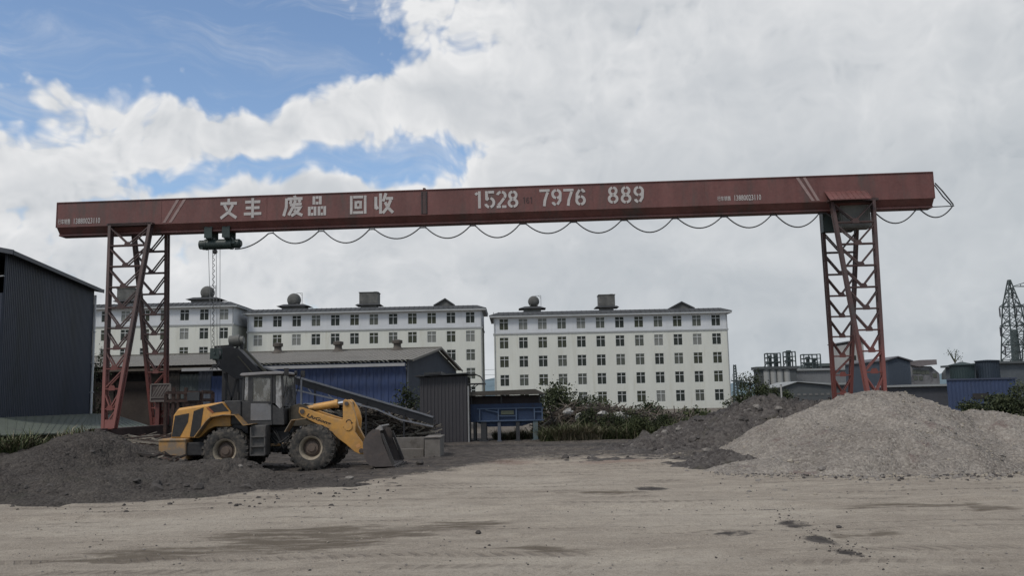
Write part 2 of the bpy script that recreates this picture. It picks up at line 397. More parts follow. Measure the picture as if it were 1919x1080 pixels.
# ---- lattice legs
ZBASE = 1.42
def lattice(name, tl, tr, bl, br, vt, vb, zt, zb, npan, mat, low=.0):
    """tl,tr,bl,br: u of the two chords at top and bottom; leg leans from v=vt at the top to v=vb at the foot"""
    mb = MB()
    def pt(s, f, dv=0):      # s 0 left..1 right, f 0 top..1 bottom
        l = tl + (bl-tl)*f; r = tr + (br-tr)*f
        return Vector((l + (r-l)*s, vt + (vb-vt)*f + dv, zt + (zb-zt)*f))
    for s in (0, 1):
        for dv in (-.10, .10): mb.bar(pt(s, 0, dv), pt(s, 1, dv), .12, .10, (0, 1, 0))
        for k in range(npan): mb.bar(pt(s, (k+.5)/npan, -.10), pt(s, (k+.5)/npan, .10), .04, .10, (1, 0, 0))
    # panel levels get closer towards the narrow foot
    lv = [0]
    for k in range(npan): lv.append(lv[-1] + 1.0 - .022*k)
    lv = [x/lv[-1] for x in lv]
    for k in range(npan):
        f0, f1 = lv[k], lv[k+1]
        narrow = f1 > .80
        for dv in (-.10, .10):
            mb.bar(pt(0, f1, dv), pt(1, f1, dv), .05, .085 if dv < 0 else .06, (0, 1, 0))
            if not narrow or k % 2 == 0:
                for s in (0, 1): mb.bar(pt(s, f0+.012, dv), pt(.5, f1-.004, dv), .045, .06, (0, 1, 0))
            else:
                mb.bar(pt(0, f1, dv), pt(1, f0, dv), .045, .06, (0, 1, 0))
        if f1 < .93:
            c = pt(.5, f1, -.135); wd = min(.13, (pt(1, f1)-pt(0, f1)).length*.22)
            mb.prism([(c.x-wd, c.z-.06), (c.x+wd, c.z-.06), (c.x+wd, c.z+.06), (c.x+wd*.6, c.z+.14), (c.x-wd*.6, c.z+.14), (c.x-wd, c.z+.06)], c.y-.012, c.y+.01)
    for dv in (-.13,):
        c0 = pt(0, .96, dv); c1 = pt(1, .96, dv); c2 = pt(1, 1, dv); c3 = pt(0, 1, dv)
        mb.add([c0, c1, c2, c3, c0+Vector((0, .02, 0)), c1+Vector((0, .02, 0)), c2+Vector((0, .02, 0)), c3+Vector((0, .02, 0))], [(0, 1, 2, 3), (7, 6, 5, 4), (0, 4, 5, 1), (1, 5, 6, 2), (2, 6, 7, 3), (3, 7, 4, 0)])
    for dv in (-.10, .10): mb.bar(pt(-.03, 0, dv), pt(1.03, 0, dv), .12, .12, (0, 1, 0))
    return mb.build(name, mat, crane)
VF, VR = -2.2, 3.1
def U(px, py, v): return CP(px, py, v)[0]
# front left, front right: tops at the web's lower edge, feet near the rail; rear ones likewise
zt_f = ZW - .02
FL = (U(208, 430, -.1), U(283, 428, -.1), U(195, 812, VF), U(214, 812, VF))
FR = (U(1558, 382, -.1), U(1636, 380, -.1), 0, 0)
ubr = U(1619, 580, -1.1)
FRb = (FR[0] + (U(1596, 575, -1.15) - FR[0])/.5*1.0, FR[1] + (U(1642.5, 575, -1.15) - FR[1])/.5*1.0)
cF = (FRb[0] + FRb[1])/2
# the legs of one end mirror those of the other in width
lattice('leg', FL[0], FL[1], FL[2], FL[3], -.10, VF, zt_f, ZBASE, 10, REDLEG)
lattice('leg', FR[0], FR[1], U(1639, 760, VF)-.14, U(1655, 760, VF)+.06, -.10, VF, zt_f, ZBASE, 10, REDLEG)
RLb = U(299, 790, VR)
lattice('leg', U(250, 445, GW+.1), U(311, 444, GW+.1)+.05, RLb-.30, RLb+.30, GW+.10, VR, zt_f, ZBASE, 10, REDLEG)
RRb = U(1579, 770, VR)
lattice('leg', U(1540, 408, GW+.1), U(1608, 406, GW+.1), RRb-.30, RRb+.30, GW+.10, VR, zt_f, ZBASE, 10, REDLEG)
for (uc, w0, nm) in (((FL[0]+FL[1])/2, 1.0, 'l'), ((FR[0]+FR[1])/2, 1.0, 'r')):
    sb = MB()
    sb.bx(uc-w0, uc+w0, -.26, -.02, zt_f-.05, zt_f+.04)
    sb.build('saddle', REDLEG, crane); sb = MB()
    sb.bx(uc-w0*.9, uc+w0*.9, GW+.02, GW+.25, zt_f-.07, zt_f+.05)
    sb.build('saddle', REDLEG, crane)
# end carriages with wheels
for uc, ub in ((FL[2], RLb), (U(1647, 760, VF), RRb)):
    um = (uc+.3+ub)/2
    ec = MB()
    ec.bar((um, VF-.7, 1.22), (um, VR+.7, 1.22), .34, .40)
    ec.bx(um-.22, um+.22, VF-.8, VF+.5, 1.06, 1.43); ec.bx(um-.22, um+.22, VR-.5, VR+.8, 1.06, 1.43)
    ec.build('end_carriage', M('carriage_rust', (.045, .028, .025), .8, .3, 2), crane, bevel=.02)
    for vv in (VF-.5, VR+.5):
        wq = MB(); wq.lathe([(.04, -.07), (.19, -.07), (.24, -.06), (.24, -.045), (.20, -.04), (.20, .04), (.24, .045), (.24, .06), (.19, .07), (.04, .07)], (um+.27, vv, 1.10), 'X', 20)
        wq.build('wheel', DKSTEEL, crane, sharp=30)
    mt = MB(); mt.cyl((um+.25, VR+.1, 1.55), (um+.25, VR+.75, 1.55), .17, 14); mt.bx(um+.06, um+.44, VR-.2, VR+.1, 1.35, 1.8)
    mt.build('drive_motor', GREYBOX, crane, bevel=.015)
# cabinet and rain hood at the right end
u0, z1 = CP(1572, 389, .3); u1, z0 = CP(1631, 427, .3)
cb = MB(); cb.bx(u0, u1, .15, .75, z0, z1+.05); cb.bx(u0+.06, u1-.06, .13, .15, z0+.05, z1); cb.build('electric_cabinet', GREYBOX, crane, bevel=.01)
u0, z1 = CP(1541, 400, .8); u1, z0 = CP(1600, 433, .8)
cb = MB(); cb.bx(u0, u1, .78, 1.15, z0, ZW); cb.build('resistor_box', HOISTM, crane, bevel=.01)
u0, z1 = CP(1546, 359, -.05); u1, z0 = CP(1631, 373, -.5)
rh = MB(); rh.prism_axis([(0, z1), (-.62, z0+.02), (-.62, z0-.02), (0, z1-.05)], (u0, -.012, 0), (0, 1, 0), (0, 0, 1), (u1-u0, 0, 0))
for k in range(9): rh.bar((u0+(u1-u0)*k/8, -.02, z1+.01), (u0+(u1-u0)*k/8, -.63, z0+.03), .03, .02)
rh.bar((u0+.1, -.55, z0), (u0+.2, -.03, ZW+.05), .05); rh.bar((u1-.1, -.55, z0), (u1-.2, -.03, ZW+.05), .05)
rh.build('rain_hood', RED, crane)
# striped guard plate on the rear left leg
u0, z1 = CP(286, 721, VR-.5); u1, z0 = CP(321, 752, VR-.5)
gp = MB()
gp.bx(u0, u1, VR-.62, VR-.56, z0, z1)
gp.build('guard_panel', M('guard_dark', (.06, .045, .042), .7, .2, 3), crane)
gf = MB()
for (a, b) in (((u0, z0), (u1, z0)), ((u0, z1), (u1, z1)), ((u0, z0), (u0, z1)), ((u1, z0), (u1, z1))): gf.bar((a[0], VR-.63, a[1]), (b[0], VR-.63, b[1]), .06)
hh = (z1-z0); nst = 6
for k in range(nst):
    x0 = u0 + (u1-u0)*(k+.1)/(nst+.8); x1 = x0 + hh*.40
    gf.add([(x0, VR-.632, z0+hh*.28), (x0+.05, VR-.632, z0+hh*.28), (min(x1+.05, u1), VR-.632, z1-.04), (min(x1, u1-.03), VR-.632, z1-.04)], [(0, 1, 2, 3)])
gf.bar((u0, VR-.63, z0+hh*.22), (u1, VR-.63, z0+hh*.22), .05)
gf.build('guard_stripes', M('guard_stripe', (.12, .105, .095), .7, .2, 3), crane)
for (zz, sx) in ((z0, .16),):
    lg = MB(); lg.bx((u0+u1)/2-.28, (u0+u1)/2-.1, VR-.5, VR-.3, ZBASE, zz); lg.bx((u0+u1)/2+.1, (u0+u1)/2+.28, VR-.5, VR-.3, ZBASE, zz); lg.build('guard_post', REDLOW, crane)
rod = MB(); ue, ze = CP(1750, 388, .3); uf, zf = CP(1788, 386, .3); rod.cyl((GLEN-.05, .3, ze), (uf, .3, zf), .022, 6); rod.build('cable_rod', DKSTEEL, crane)
place(crane, ORG, CR_ANG)

# ---- festoon cable: one continuous cable in loops under the girder
fc = MB(); v = .30; path = []
def sag(x0, y0, x1, y1, s, k=14):
    out = []
    for i in range(k+1):
        f = i/k; u_, z_ = CP(x0+(x1-x0)*f, y0+(y1-y0)*f, v)
        out.append(Vector((u_, v, z_ - s*4*f*(1-f))))
    return out
zh = lambda px: 437 - (px-503)*.0357
path += sag(440, 467, 503, zh(503)+1, .17)
prevx = None
loops = [(512, 597), (607, 692), (702, 787), (798, 881), (891, 974), (986, 1069), (1080, 1164), (1175, 1260), (1270, 1352), (1362, 1445), (1454, 1535)]
for i, (a, b) in enumerate(loops): path += sag(a, zh(a), b, zh(b), .49 + .06*math.sin(i*2.1))
path += sag(1548, zh(1548), 1630, zh(1630), .42)
path += sag(1638, zh(1638), 1716, zh(1716), .52)
path += sag(1725, zh(1725), 1786, 385, .40)
fin = [CP(1786, 383, v), CP(1779, 374, v), CP(1766, 358, v), CP(1752, 343, v)]
path += [Vector((a, v, b)) for a, b in fin]
fc.tube(path, .028, 6)
fc.tube([Vector((CP(1784, 384, v)[0], v+.05, CP(1784, 384, v)[1])), Vector((CP(1768, 368, v)[0], v+.05, CP(1768, 368, v)[1])), Vector((CP(1752, 346, v)[0], v+.05, CP(1752, 346, v)[1]))], .025, 6)
for (a, b) in loops + [(1638, 1716), (1725, 1725)]:
    for xx in (a, b):
        u_, z_ = CP(xx, zh(xx), v); fc.cyl((u_, v, z_-.05), (u_, v, ZB-.005), .014, 5)
cable = fc.build('festoon_cable', CABLEM, None, smooth=True)
tag(cable, 'black power cable hanging in loops under the red girder', 'cable')
place(cable, ORG, CR_ANG)

# ---- hoist with its rope, pendant chain and hook block
hv = .475
hu, hz = CP(411, 457, hv); px2m = abs(CP(451, 457, hv)[0]-CP(411, 457, hv)[0])/40
hoist = thing('electric_hoist', label='dark green electric hoist hanging under the left part of the red girder', cat='hoist')
def H(px, py): return CP(px, py, hv)
def hb(name, build, mat=HOISTM, **kw):
    m = MB(); build(m); return m.build(name, mat, hoist, **kw)
a0, zc = H(384, 459); a1, _ = H(437, 457.5); rD = 9.5*px2m
hb('drum', lambda m: (m.cyl((a0, hv, zc), (a1, hv, zc), rD, 24), m.cyl((a0+.05, hv, zc), (a0+.12, hv, zc), rD*1.08, 24), m.cyl((a1-.12, hv, zc), (a1-.02, hv, zc), rD*1.08, 24)), sharp=30)
b0, _ = H(374.5, 459)
hb('gearbox', lambda m: (m.cyl((b0, hv, zc), (a0, hv, zc), rD*.88, 20), m.bx(b0+.08, a0-.02, hv-.16, hv+.16, zc-rD*.9, zc+rD*.75)), bevel=.02)
m0, zm = H(437, 457); m1, _ = H(452.5, 457)
hb('motor', lambda m: (m.lathe([(.0, 0), (rD*.72, 0), (rD*.72, .05), (rD*.9, .08), (rD*.9, (m1-m0)*.75), (rD*.55, m1-m0), (0, m1-m0)], (m0, hv, zm), 'X', 20), m.box((m0+.09, hv-rD*.85, zm+.03), (.13, .1, .1))), sharp=35)
def trol(x):
    def f(m):
        q, zq = H(x, 441)
        m.bx(q-.17, q+.17, hv-.36, hv-.33, ZB-.30, ZB+.16); m.bx(q-.17, q+.17, hv+.33, hv+.36, ZB-.30, ZB+.16)
        for sy in (-1, 1):
            for sx in (-.1, .1): m.lathe([(.02, -.03), (.07, -.03), (.085, .0), (.07, .03), (.02, .03)], (q+sx, hv+sy*.295, ZB+.155), 'Y', 12)
        m.bx(q-.11, q+.11, hv-.34, hv+.34, ZB-.33, ZB-.25); m.bx(q-.15, q+.15, hv-.12, hv+.12, zc+rD*.8, ZB-.25)
    return f
for x_ in (396, 429): hb('trolley', trol(x_), bevel=.008)
gx, gz = H(403, 472)
hb('rope_guide', lambda m: m.lathe([(0, -.11), (.07, -.09), (.11, 0), (.07, .09), (0, .11)], (gx, hv, gz), 'Z', 14), DKSTEEL, smooth=True)
kx, kz = H(405, 664)
rp = MB()
for dx, dv in ((-.24, -.12), (-.16, .12), (.10, -.12), (.17, .12)):
    rp.cyl((gx+dx, hv+dv, zc-rD*.9), (kx+dx*.75, hv+dv*.7, kz+.22), .012, 5)
rp.build('wire_rope', STEELR, hoist)
pc = MB(); pth = []
for i in range(120):
    f = i/119; pth.append(Vector((gx+.05 + f*.06 + .045*math.sin(i*.92), hv-.25 + .03*math.cos(i*.92), gz-.1 - f*(gz-.1-kz-.1))))
pc.tube(pth, .012, 5); pc.build('pendant_cable', CABLEM, hoist, smooth=True)
hk = MB()
hk.bx(kx-.20, kx+.20, hv-.17, hv-.13, kz-.22, kz+.24); hk.bx(kx-.20, kx+.20, hv+.13, hv+.17, kz-.22, kz+.24); hk.cyl((kx, hv-.2, kz), (kx, hv+.2, kz), .05, 10); hk.bx(kx-.1, kx+.1, hv-.13, hv+.13, kz-.26, kz-.12)
hookb = hk.build('hook_block', HOISTM, hoist, bevel=.01)
sv = MB()
for dv in (-.06, .06): sv.lathe([(.05, -.04), (.16, -.04), (.18, -.03), (.15, 0), (.18, .03), (.16, .04), (.05, .04)], (kx, hv+dv, kz+.02), 'Y', 18)
sv.build('pulley', STEELR, hookb, sharp=30)
hp = [Vector((kx, hv, kz-.2))] + [Vector((kx+.13*math.cos(R(a)), hv, kz-.42+.13*math.sin(R(a)))) for a in range(90, -190, -20)]
hq = MB(); hq.tube(hp, [.03]*3+[.045]*(len(hp)-6)+[.035, .028, .02], 8); hq.build('hook', DKSTEEL, hookb, smooth=True)
cc = MB()
for i in range(7):     # loose lifting chain bundled on the hook
    a = i*.9; cc.tube([Vector((kx+.1*math.sin(a)+.05*j*math.cos(a), hv+.1*math.cos(a), kz-.42-.06*j)) for j in range(5)], .02, 5)
cc.build('sling_chain', DKSTEEL, hookb)
place(hoist, ORG, CR_ANG)
# ================================================================== ground
def ground_h(x, y):
    if y > 70 or abs(x) > 45: return 0.0
    near = 1 - sstep(45, 70, y)
    rough = sstep(23, 30, y)*(1 - sstep(46, 56, y))
    rut = 0.0
    if y < 30:
        ln = y - .10*x + 1.1*math.sin(x*.13)
        rut = -.045*sstep(.18, .42, fbm(0, ln, .9, 2, 44)) * sstep(-.25, .2, fbm(x, y, .16, 2, 51)) + .02*fbm(x*.7, y*1.3, 2.6, 3, 61)
    return near*(rut + .030*fbm(x, y, .35, 4, 3.1) + .012*fbm(x, y*2.2, 1.7, 3, 9.2) + rough*(.10*fbm(x*.6, y*1.8, .8, 4, 13) + .03))
def poly_y(pts, x):
    if x <= pts[0][0]: return pts[0][1]
    for (a, b), (c, d) in zip(pts, pts[1:]):
        if x <= c: return b + (d-b)*(x-a)/(c-a)
    return pts[-1][1]
EDGE = sorted([(G(a, b).x, G(a, b).y) for a, b in ((-200, 955), (0, 950), (200, 944), (400, 931), (620, 914), (760, 897), (880, 880), (1010, 866), (1150, 862), (1300, 868), (1350, 884), (1420, 889), (1919, 886), (2300, 886))])
def spot(px, py, rx, ry, skew=0.0):
    c = G(px, py); l = G(px+rx, py); b = G(px, py-ry)
    return (c.x, c.y, l.x-c.x, b.y-c.y, skew)
WET = [spot(720, 1003, 110, 16), spot(600, 1015, 200, 22), spot(420, 1030, 240, 14), spot(850, 985, 130, 10), spot(250, 1045, 200, 9), spot(1010, 1030, 160, 7), spot(560, 1000, 180, 14), spot(1130, 925, 110, 4), spot(1640, 1000, 90, 6), spot(1720, 945, 190, 7), spot(1870, 950, 90, 7)]
OIL = [spot(1495, 982, 36, 9), spot(1545, 1012, 40, 12), spot(1600, 1035, 30, 10), spot(1440, 955, 50, 3), spot(1375, 1002, 40, 4), spot(1225, 915, 40, 5), spot(1460, 955, 60, 2)]
PALE = [spot(1020, 905, 180, 10), spot(700, 960, 250, 16), spot(1300, 960, 300, 30), spot(1100, 1060, 400, 22), spot(250, 985, 260, 18)]
REDS = [spot(1150, 868, 90, 5), spot(960, 868, 50, 4)]
def spots(L, x, y):
    m = 0
    for cx, cy, rx, ry, sk in L:
        r = math.hypot((x-cx)/rx, (y-cy)/ry)
        m = max(m, 1 - sstep(.35, 1.25, r))
    return m
def axis(fine0, fine1, step, far0, far1):
    a = []; x = fine0
    while x <= fine1: a.append(x); x += step
    s = step
    while a[-1] < far1: s *= 1.35; a.append(a[-1]+s)
    s = step
    while a[0] > far0: s *= 1.35; a.insert(0, a[0]-s)
    return a
xs = axis(-24, 22, .16, -6000, 6000); ys = axis(8.5, 50, .15, -400, 9000)
verts = []; cols = []
for y in ys:
    for x in xs:
        verts.append((x, y, ground_h(x, y)))
        yb = poly_y(EDGE, x) if -60 < x < 60 else 30
        wob = .7*fbm(x, y, .5, 4, 21) + .35*fbm(x, y, 2.0, 3, 2) if 5 < y < 60 and abs(x) < 40 else 0
        left = 1 - sstep(-6.5, 1.5, x + .8*wob)
        dk = sstep(-.5 - 1.4*(1-left), .9 + 3.2*(1-left), y - yb + wob*(1 + .8*(1-left)))
        dk *= .72 + .28*left if y < 60 else .6
        we = min(1, spots(WET, x + .9*wob, y + .5*wob)) * (.95 + .4*fbm(x*.5, y*3, 1.2, 3, 5)) if y < 22 else 0
        oi = min(1, spots(OIL, x+.25*wob, y+.25*wob)) * min(1, max(0, .95 + .8*fbm(x, y*1.5, 3.0, 4, 8))) if y < 26 else 0
        pa = spots(PALE, x+wob, y+.6*wob) if y < 30 else 0
        re_ = spots(REDS, x, y+.3*wob)
        cols.append((max(dk, min(1, oi)), max(0, we), pa, re_))
nx = len(xs); faces = [(j*nx+i, j*nx+i+1, (j+1)*nx+i+1, (j+1)*nx+i) for j in range(len(ys)-1) for i in range(nx-1)]
me = bpy.data.meshes.new('ground'); me.from_pydata(verts, [], faces)
me.polygons.foreach_set('use_smooth', [True]*len(me.polygons))
ca = me.color_attributes.new('soil', 'FLOAT_COLOR', 'POINT'); ca.data.foreach_set('color', [c for q in cols for c in q])
ground = bpy.data.objects.new('ground', me); COL.objects.link(ground); tag(ground, kind='structure')
def soil_mat():
    m, t, b = new_mat('ground_soil')
    at = t.n('ShaderNodeAttribute', attribute_name='soil')
    sp = t.n('ShaderNodeSeparateColor', ins={0: at.outputs['Color']})
    tc = t.n('ShaderNodeTexCoord').outputs['Object']
    dist = t.n('ShaderNodeVectorMath', operation='LENGTH', ins={0: tc}).outputs['Value']
    streak = t.noise(t.mapv(tc, (.5, 1.25, 1)), 1.0, 8, .68, .9)
    grain = t.noise(tc, 42, 3, .8)
    clod = t.noise(tc, 6.5, 5, .75)
    mid = t.noise(tc, 2.3, 7, .7)
    fine = t.noise(tc, 16, 6, .75)
    grit = t.n('ShaderNodeTexVoronoi', ins={'Scale': 26.0, 'Randomness': 1.0, 'Vector': tc})
    base = t.mix(t.ramp(streak, .32, .68), (.240, .206, .168), (.350, .308, .252))
    base = t.mix(t.math('MULTIPLY', sp.outputs[2], .6), base, (.40, .358, .298))
    base = t.mix(t.math('MULTIPLY', t.ramp(mid, .35, .72), .35), base, (.195, .166, .138))
    base = t.mix(t.math('MULTIPLY', t.ramp(fine, .52, .70), .40), base, (.40, .36, .31))
    base = t.mix(t.math('MULTIPLY', t.ramp(fine, .47, .30), .5), base, (.125, .107, .090))
    base = t.mix(t.math('MULTIPLY', t.ramp(clod, .54, .66), .38), base, (.145, .122, .097))
    base = t.mix(t.math('MULTIPLY', t.ramp(grain, .50, .66), .55), base, (.42, .385, .325))
    base = t.mix(t.math('MULTIPLY', t.ramp(grain, .46, .32), .6), base, (.105, .088, .07))
    pebble = t.math('LESS_THAN', grit.outputs['Distance'], .20)
    pc = t.mix(grit.outputs['Color'], (.05, .045, .04), (.30, .27, .24))
    base = t.mix(t.math('MULTIPLY', pebble, t.ramp(mid, .50, .62)), base, pc)
    dark = t.mix(t.ramp(mid, .35, .68), (.042, .037, .034), (.092, .081, .073))
    dark = t.mix(t.math('MULTIPLY', t.ramp(fine, .55, .72), .5), dark, (.15, .135, .12))
    dk = t.ramp(t.math('ADD', sp.outputs[0], t.math('ADD', t.math('MULTIPLY_ADD', fine, .8, -.4), t.math('MULTIPLY_ADD', clod, .9, -.45))), .25, .80)
    base = t.mix(dk, base, dark)
    wn = t.math('ADD', t.math('MULTIPLY_ADD', t.noise(t.mapv(tc, (.35, 1.9, 1)), 2.4, 6, .68, .3), 2.6, -1.3), t.math('ADD', t.math('MULTIPLY_ADD', clod, .7, -.35), t.math('MULTIPLY_ADD', grain, .6, -.3)))
    wet = t.math('MULTIPLY', t.ramp(t.math('ADD', sp.outputs[1], wn), .25, 1.15), t.ramp(sp.outputs[1], .02, .3))
    base = t.mix(t.math('MULTIPLY', wet, .85), base, (.095, .077, .058))
    base = t.mix(t.math('MULTIPLY', at.outputs['Alpha'], .35), base, (.13, .055, .04))
    # tyre tracks: gently curving bands with a chevron tread
    sx = t.n('ShaderNodeSeparateXYZ', ins={0: tc})
    X, Y = sx.outputs[0], sx.outputs[1]
    lane = t.math('ADD', Y, t.math('ADD', t.math('MULTIPLY', X, -.10), t.math('MULTIPLY', t.math('SINE', t.math('MULTIPLY', X, .13)), 1.1)))
    l1 = t.n('ShaderNodeTexNoise', noise_dimensions='1D', ins={'W': lane, 'Scale': .9, 'Detail': 1.0}).outputs[0]
    trk = t.math('MULTIPLY', t.ramp(l1, .50, .58), t.math('SUBTRACT', 1.0, t.ramp(l1, .62, .68)))
    trk = t.math('MULTIPLY', trk, t.ramp(t.noise(tc, .30, 3, .6), .42, .58))
    fr = t.math('ABSOLUTE', t.math('SUBTRACT', t.math('FRACT', t.math('MULTIPLY', lane, 1.6)), .5))
    trd = t.ramp(t.math('SINE', t.math('ADD', t.math('MULTIPLY', X, 26.0), t.math('MULTIPLY', fr, 9.0))), -.2, .5)
    tread = t.math('MULTIPLY', trk, trd)
    base = t.mix(t.math('MULTIPLY', trk, .30), base, (.16, .135, .11))
    base = t.mix(t.math('MULTIPLY', tread, .40), base, (.12, .10, .082))
    t.nt.links.new(base, b.inputs['Base Color']); b.inputs['Roughness'].default_value = .95; b.inputs['Specular IOR Level'].default_value = .15
    h = t.math('ADD', t.math('MULTIPLY', mid, .6), t.math('ADD', t.math('MULTIPLY', fine, .6), t.math('MULTIPLY', clod, .5)))
    h = t.math('ADD', h, t.math('MULTIPLY', t.noise(t.mapv(tc, (.5, 1.8, 1)), 2.6, 5, .6), .45))
    h = t.math('SUBTRACT', h, t.math('MULTIPLY', tread, .35))
    bp = t.n('ShaderNodeBump', ins={'Strength': .9, 'Distance': .07, 'Height': h})
    t.nt.links.new(bp.outputs[0], b.inputs['Normal'])
    return m
me.materials.append(soil_mat())

# ------------------------------------------------------------------ heaps (each a mesh of its own)
def heap(name, bumps, mat, x0, x1, y0, y1, step, rough, rscale, label, cat, flat=.30, lump=0.0, creases=()):
    def h(x, y):
        z = -.25
        for bx, by, rx, ry, bz in bumps:
            r = math.hypot((x-bx)/rx, (y-by)/ry)
            if r < 1.6:
                zz = bz*(1 - (math.sqrt(r*r + flat*flat) - flat)/(math.sqrt(1 + flat*flat) - flat))
                k_ = .18; h_ = max(0.0, min(1.0, .5 + .5*(z-zz)/k_)); z = zz + (z-zz)*h_ + k_*.35*h_*(1-h_)
        return z
    nx = int((x1-x0)/step)+1; ny = int((y1-y0)/step)+1
    vs = []; keep = []
    for j in range(ny):
        for i in range(nx):
            x = x0+i*step; y = y0+j*step
            wx = x + .5*fbm(x, y, .6, 4, 4.4); wy = y + .55*fbm(x, y, .6, 4, 8.8)
            z = h(wx, wy); a = sstep(-.2, .35, z)
            z += a*(rough*fbm(x, y, rscale, 5, 1.3) - rough*.8*abs(fbm(x*.8, y*.8, rscale*.7, 3, 7.7)))
            if lump: z += a*lump*max(0, fbm(x, y, rscale*3.1, 3, 6.6))
            z += a*.25*rough*fbm(x, y, 6.0, 3, 2.2)
            vs.append((x, y, z)); keep.append(z > -.2)
    fs = []
    for j in range(ny-1):
        for i in range(nx-1):
            q = (j*nx+i, j*nx+i+1, (j+1)*nx+i+1, (j+1)*nx+i)
            if any(keep[k] for k in q): fs.append(q)
    used = sorted({k for f in fs for k in f}); ix = {k: n for n, k in enumerate(used)}
    me = bpy.data.meshes.new(name); me.from_pydata([vs[k] for k in used], [], [tuple(ix[k] for k in f) for f in fs])
    me.polygons.foreach_set('use_smooth', [True]*len(me.polygons))
    o = bpy.data.objects.new(name, me); COL.objects.link(o); me.materials.append(mat); tag(o, label, cat)
    grid = {}
    def height(x, y):
        i = int((x-x0)/step); j = int((y-y0)/step)
        if 0 <= i < nx and 0 <= j < ny: return vs[j*nx+i][2]
        return -9
    cx = (x0+x1)/2; cy = (y0+y1)/2
    base_at(o, (cx, cy, 0))
    return o, height
def heap_mat(name, lo, hi, speck, fs=9.0, bd=.06, patch=None, vor=22.0, peb=.3):
    m, t, b = new_mat(name)
    tc = t.n('ShaderNodeTexCoord').outputs['Object']
    big = t.noise(tc, .55, 5, .6); mid = t.noise(tc, 3.0, 7, .7); fine = t.noise(tc, fs*2, 5, .75)
    v = t.n('ShaderNodeTexVoronoi', ins={'Scale': vor, 'Vector': tc})
    c = t.mix(t.ramp(big, .35, .65), lo, hi)
    c = t.mix(t.math('MULTIPLY', t.ramp(mid, .40, .66), .45), c, [x*.62 for x in lo])
    c = t.mix(t.math('MULTIPLY', t.ramp(fine, .52, .7), .5), c, speck)
    sv = t.n('ShaderNodeSeparateColor', ins={0: v.outputs['Color']})
    c = t.mix(t.math('MULTIPLY', sv.outputs[0], peb), c, speck)
    c = t.mix(t.math('MULTIPLY', sv.outputs[1], peb), c, [x*.45 for x in lo])
    if patch: c = t.mix(t.math('MULTIPLY', t.ramp(t.noise(tc, .8, 6, .65), .56, .70), patch[1]), c, patch[0])
    t.nt.links.new(c, b.inputs['Base Color']); b.inputs['Roughness'].default_value = .95; b.inputs['Specular IOR Level'].default_value = .15
    hh = t.math('ADD', t.math('MULTIPLY', mid, .5), t.math('MULTIPLY', t.math('SUBTRACT', 1.0, v.outputs['Distance']), .55))
    hh = t.math('ADD', hh, t.math('MULTIPLY', fine, .35))
    bp = t.n('ShaderNodeBump', ins={'Strength': 1.0, 'Distance': bd, 'Height': hh}); t.nt.links.new(bp.outputs[0], b.inputs['Normal'])
    return m
def bump(px, py, Y, rx, ry, k=1.0):
    p = P(px, py, Y); return (p.x, Y, rx, ry, p.z*k)
GRAV = heap_mat('gravel_grey', (.158, .138, .120), (.268, .240, .208), (.42, .385, .34), 10, .07, ((.125, .088, .080), .8), 17.0, .45)
gravel, gh = heap('gravel_heap', [bump(1630, 735, 29.5, 5.3, 5.4), bump(1672, 737, 29.8, 4.2, 5.2), bump(1575, 755, 29.0, 4.6, 4.8), bump(1660, 800, 25.5, 2.9, 2.1), bump(1745, 816, 25.4, 2.6, 2.0), bump(1730, 758, 30.4, 3.6, 4.0), bump(1555, 822, 26.3, 3.0, 2.6), bump(1842, 767, 28.6, 3.3, 4.2), bump(1785, 776, 29.6, 3.2, 4.0), bump(1800, 818, 26.4, 3.2, 2.6), bump(1975, 790, 29, 4.4, 4.6), bump(1465, 850, 26.0, 2.0, 1.8), bump(1900, 835, 26, 3.2, 2.4)],
    GRAV, 4.5, 24, 21, 36, .085, .15, .65, 'large pale grey gravel heap in front of the right crane legs', 'gravel heap')
DARKS = heap_mat('dark_earth', (.040, .035, .032), (.062, .055, .049), (.14, .125, .11), 8, .07, ((.045, .043, .035), .6), 14.0, .35)
earth, eh = heap('earth_mound', [bump(150, 812, 27.0, 2.3, 3.4), bump(95, 838, 26.0, 3.0, 4.2), bump(30, 868, 24.5, 4.0, 3.6), bump(-60, 860, 25, 4, 4.4), bump(215, 850, 27.4, 2.2, 3.6), bump(290, 862, 27.2, 2.6, 3.2), bump(345, 872, 26.0, 2.2, 3.0), bump(410, 862, 25.6, 1.9, 2.3), bump(440, 878, 25.2, 2.2, 2.2), bump(510, 892, 25.3, 2.4, 1.8), bump(170, 885, 24.0, 4.5, 3.0), bump(300, 895, 24.2, 3.5, 2.4), bump(590, 905, 25, 2.2, 1.2), bump(270, 838, 30, 2.6, 3)],
    DARKS, -22, -3, 18.5, 34, .085, .10, .9, 'dark grey earth mound on the left behind the dirt yard', 'earth mound', flat=.55, lump=.13)
bank, bh = heap('rubble_bank', [bump(1450, 748, 39, 6.0, 4.0), bump(1500, 752, 39, 5.0, 4.0), bump(1395, 765, 39.5, 5.2, 3.6), bump(1340, 790, 39, 4.4, 3.2), bump(1270, 822, 38, 3.6, 2.2), bump(1580, 748, 40, 5, 4.5), bump(1370, 850, 27.5, 1.3, 1.4), bump(1340, 862, 29, 1.6, 1.5), bump(1215, 842, 36, 2.4, 1.6), bump(1150, 858, 33, 2.6, .8), bump(1260, 858, 31.5, 2.6, 1.0), bump(1320, 852, 33, 2.2, 1.6)],
    heap_mat('bank_earth', (.050, .044, .042), (.080, .071, .066), (.19, .175, .16), 7, .09, ((.05, .047, .03), .5), 9.0, .45), .5, 22, 24, 46, .10, .22, .8, 'dark rubble bank rising beside the gravel heap', 'earth bank', lump=.30)
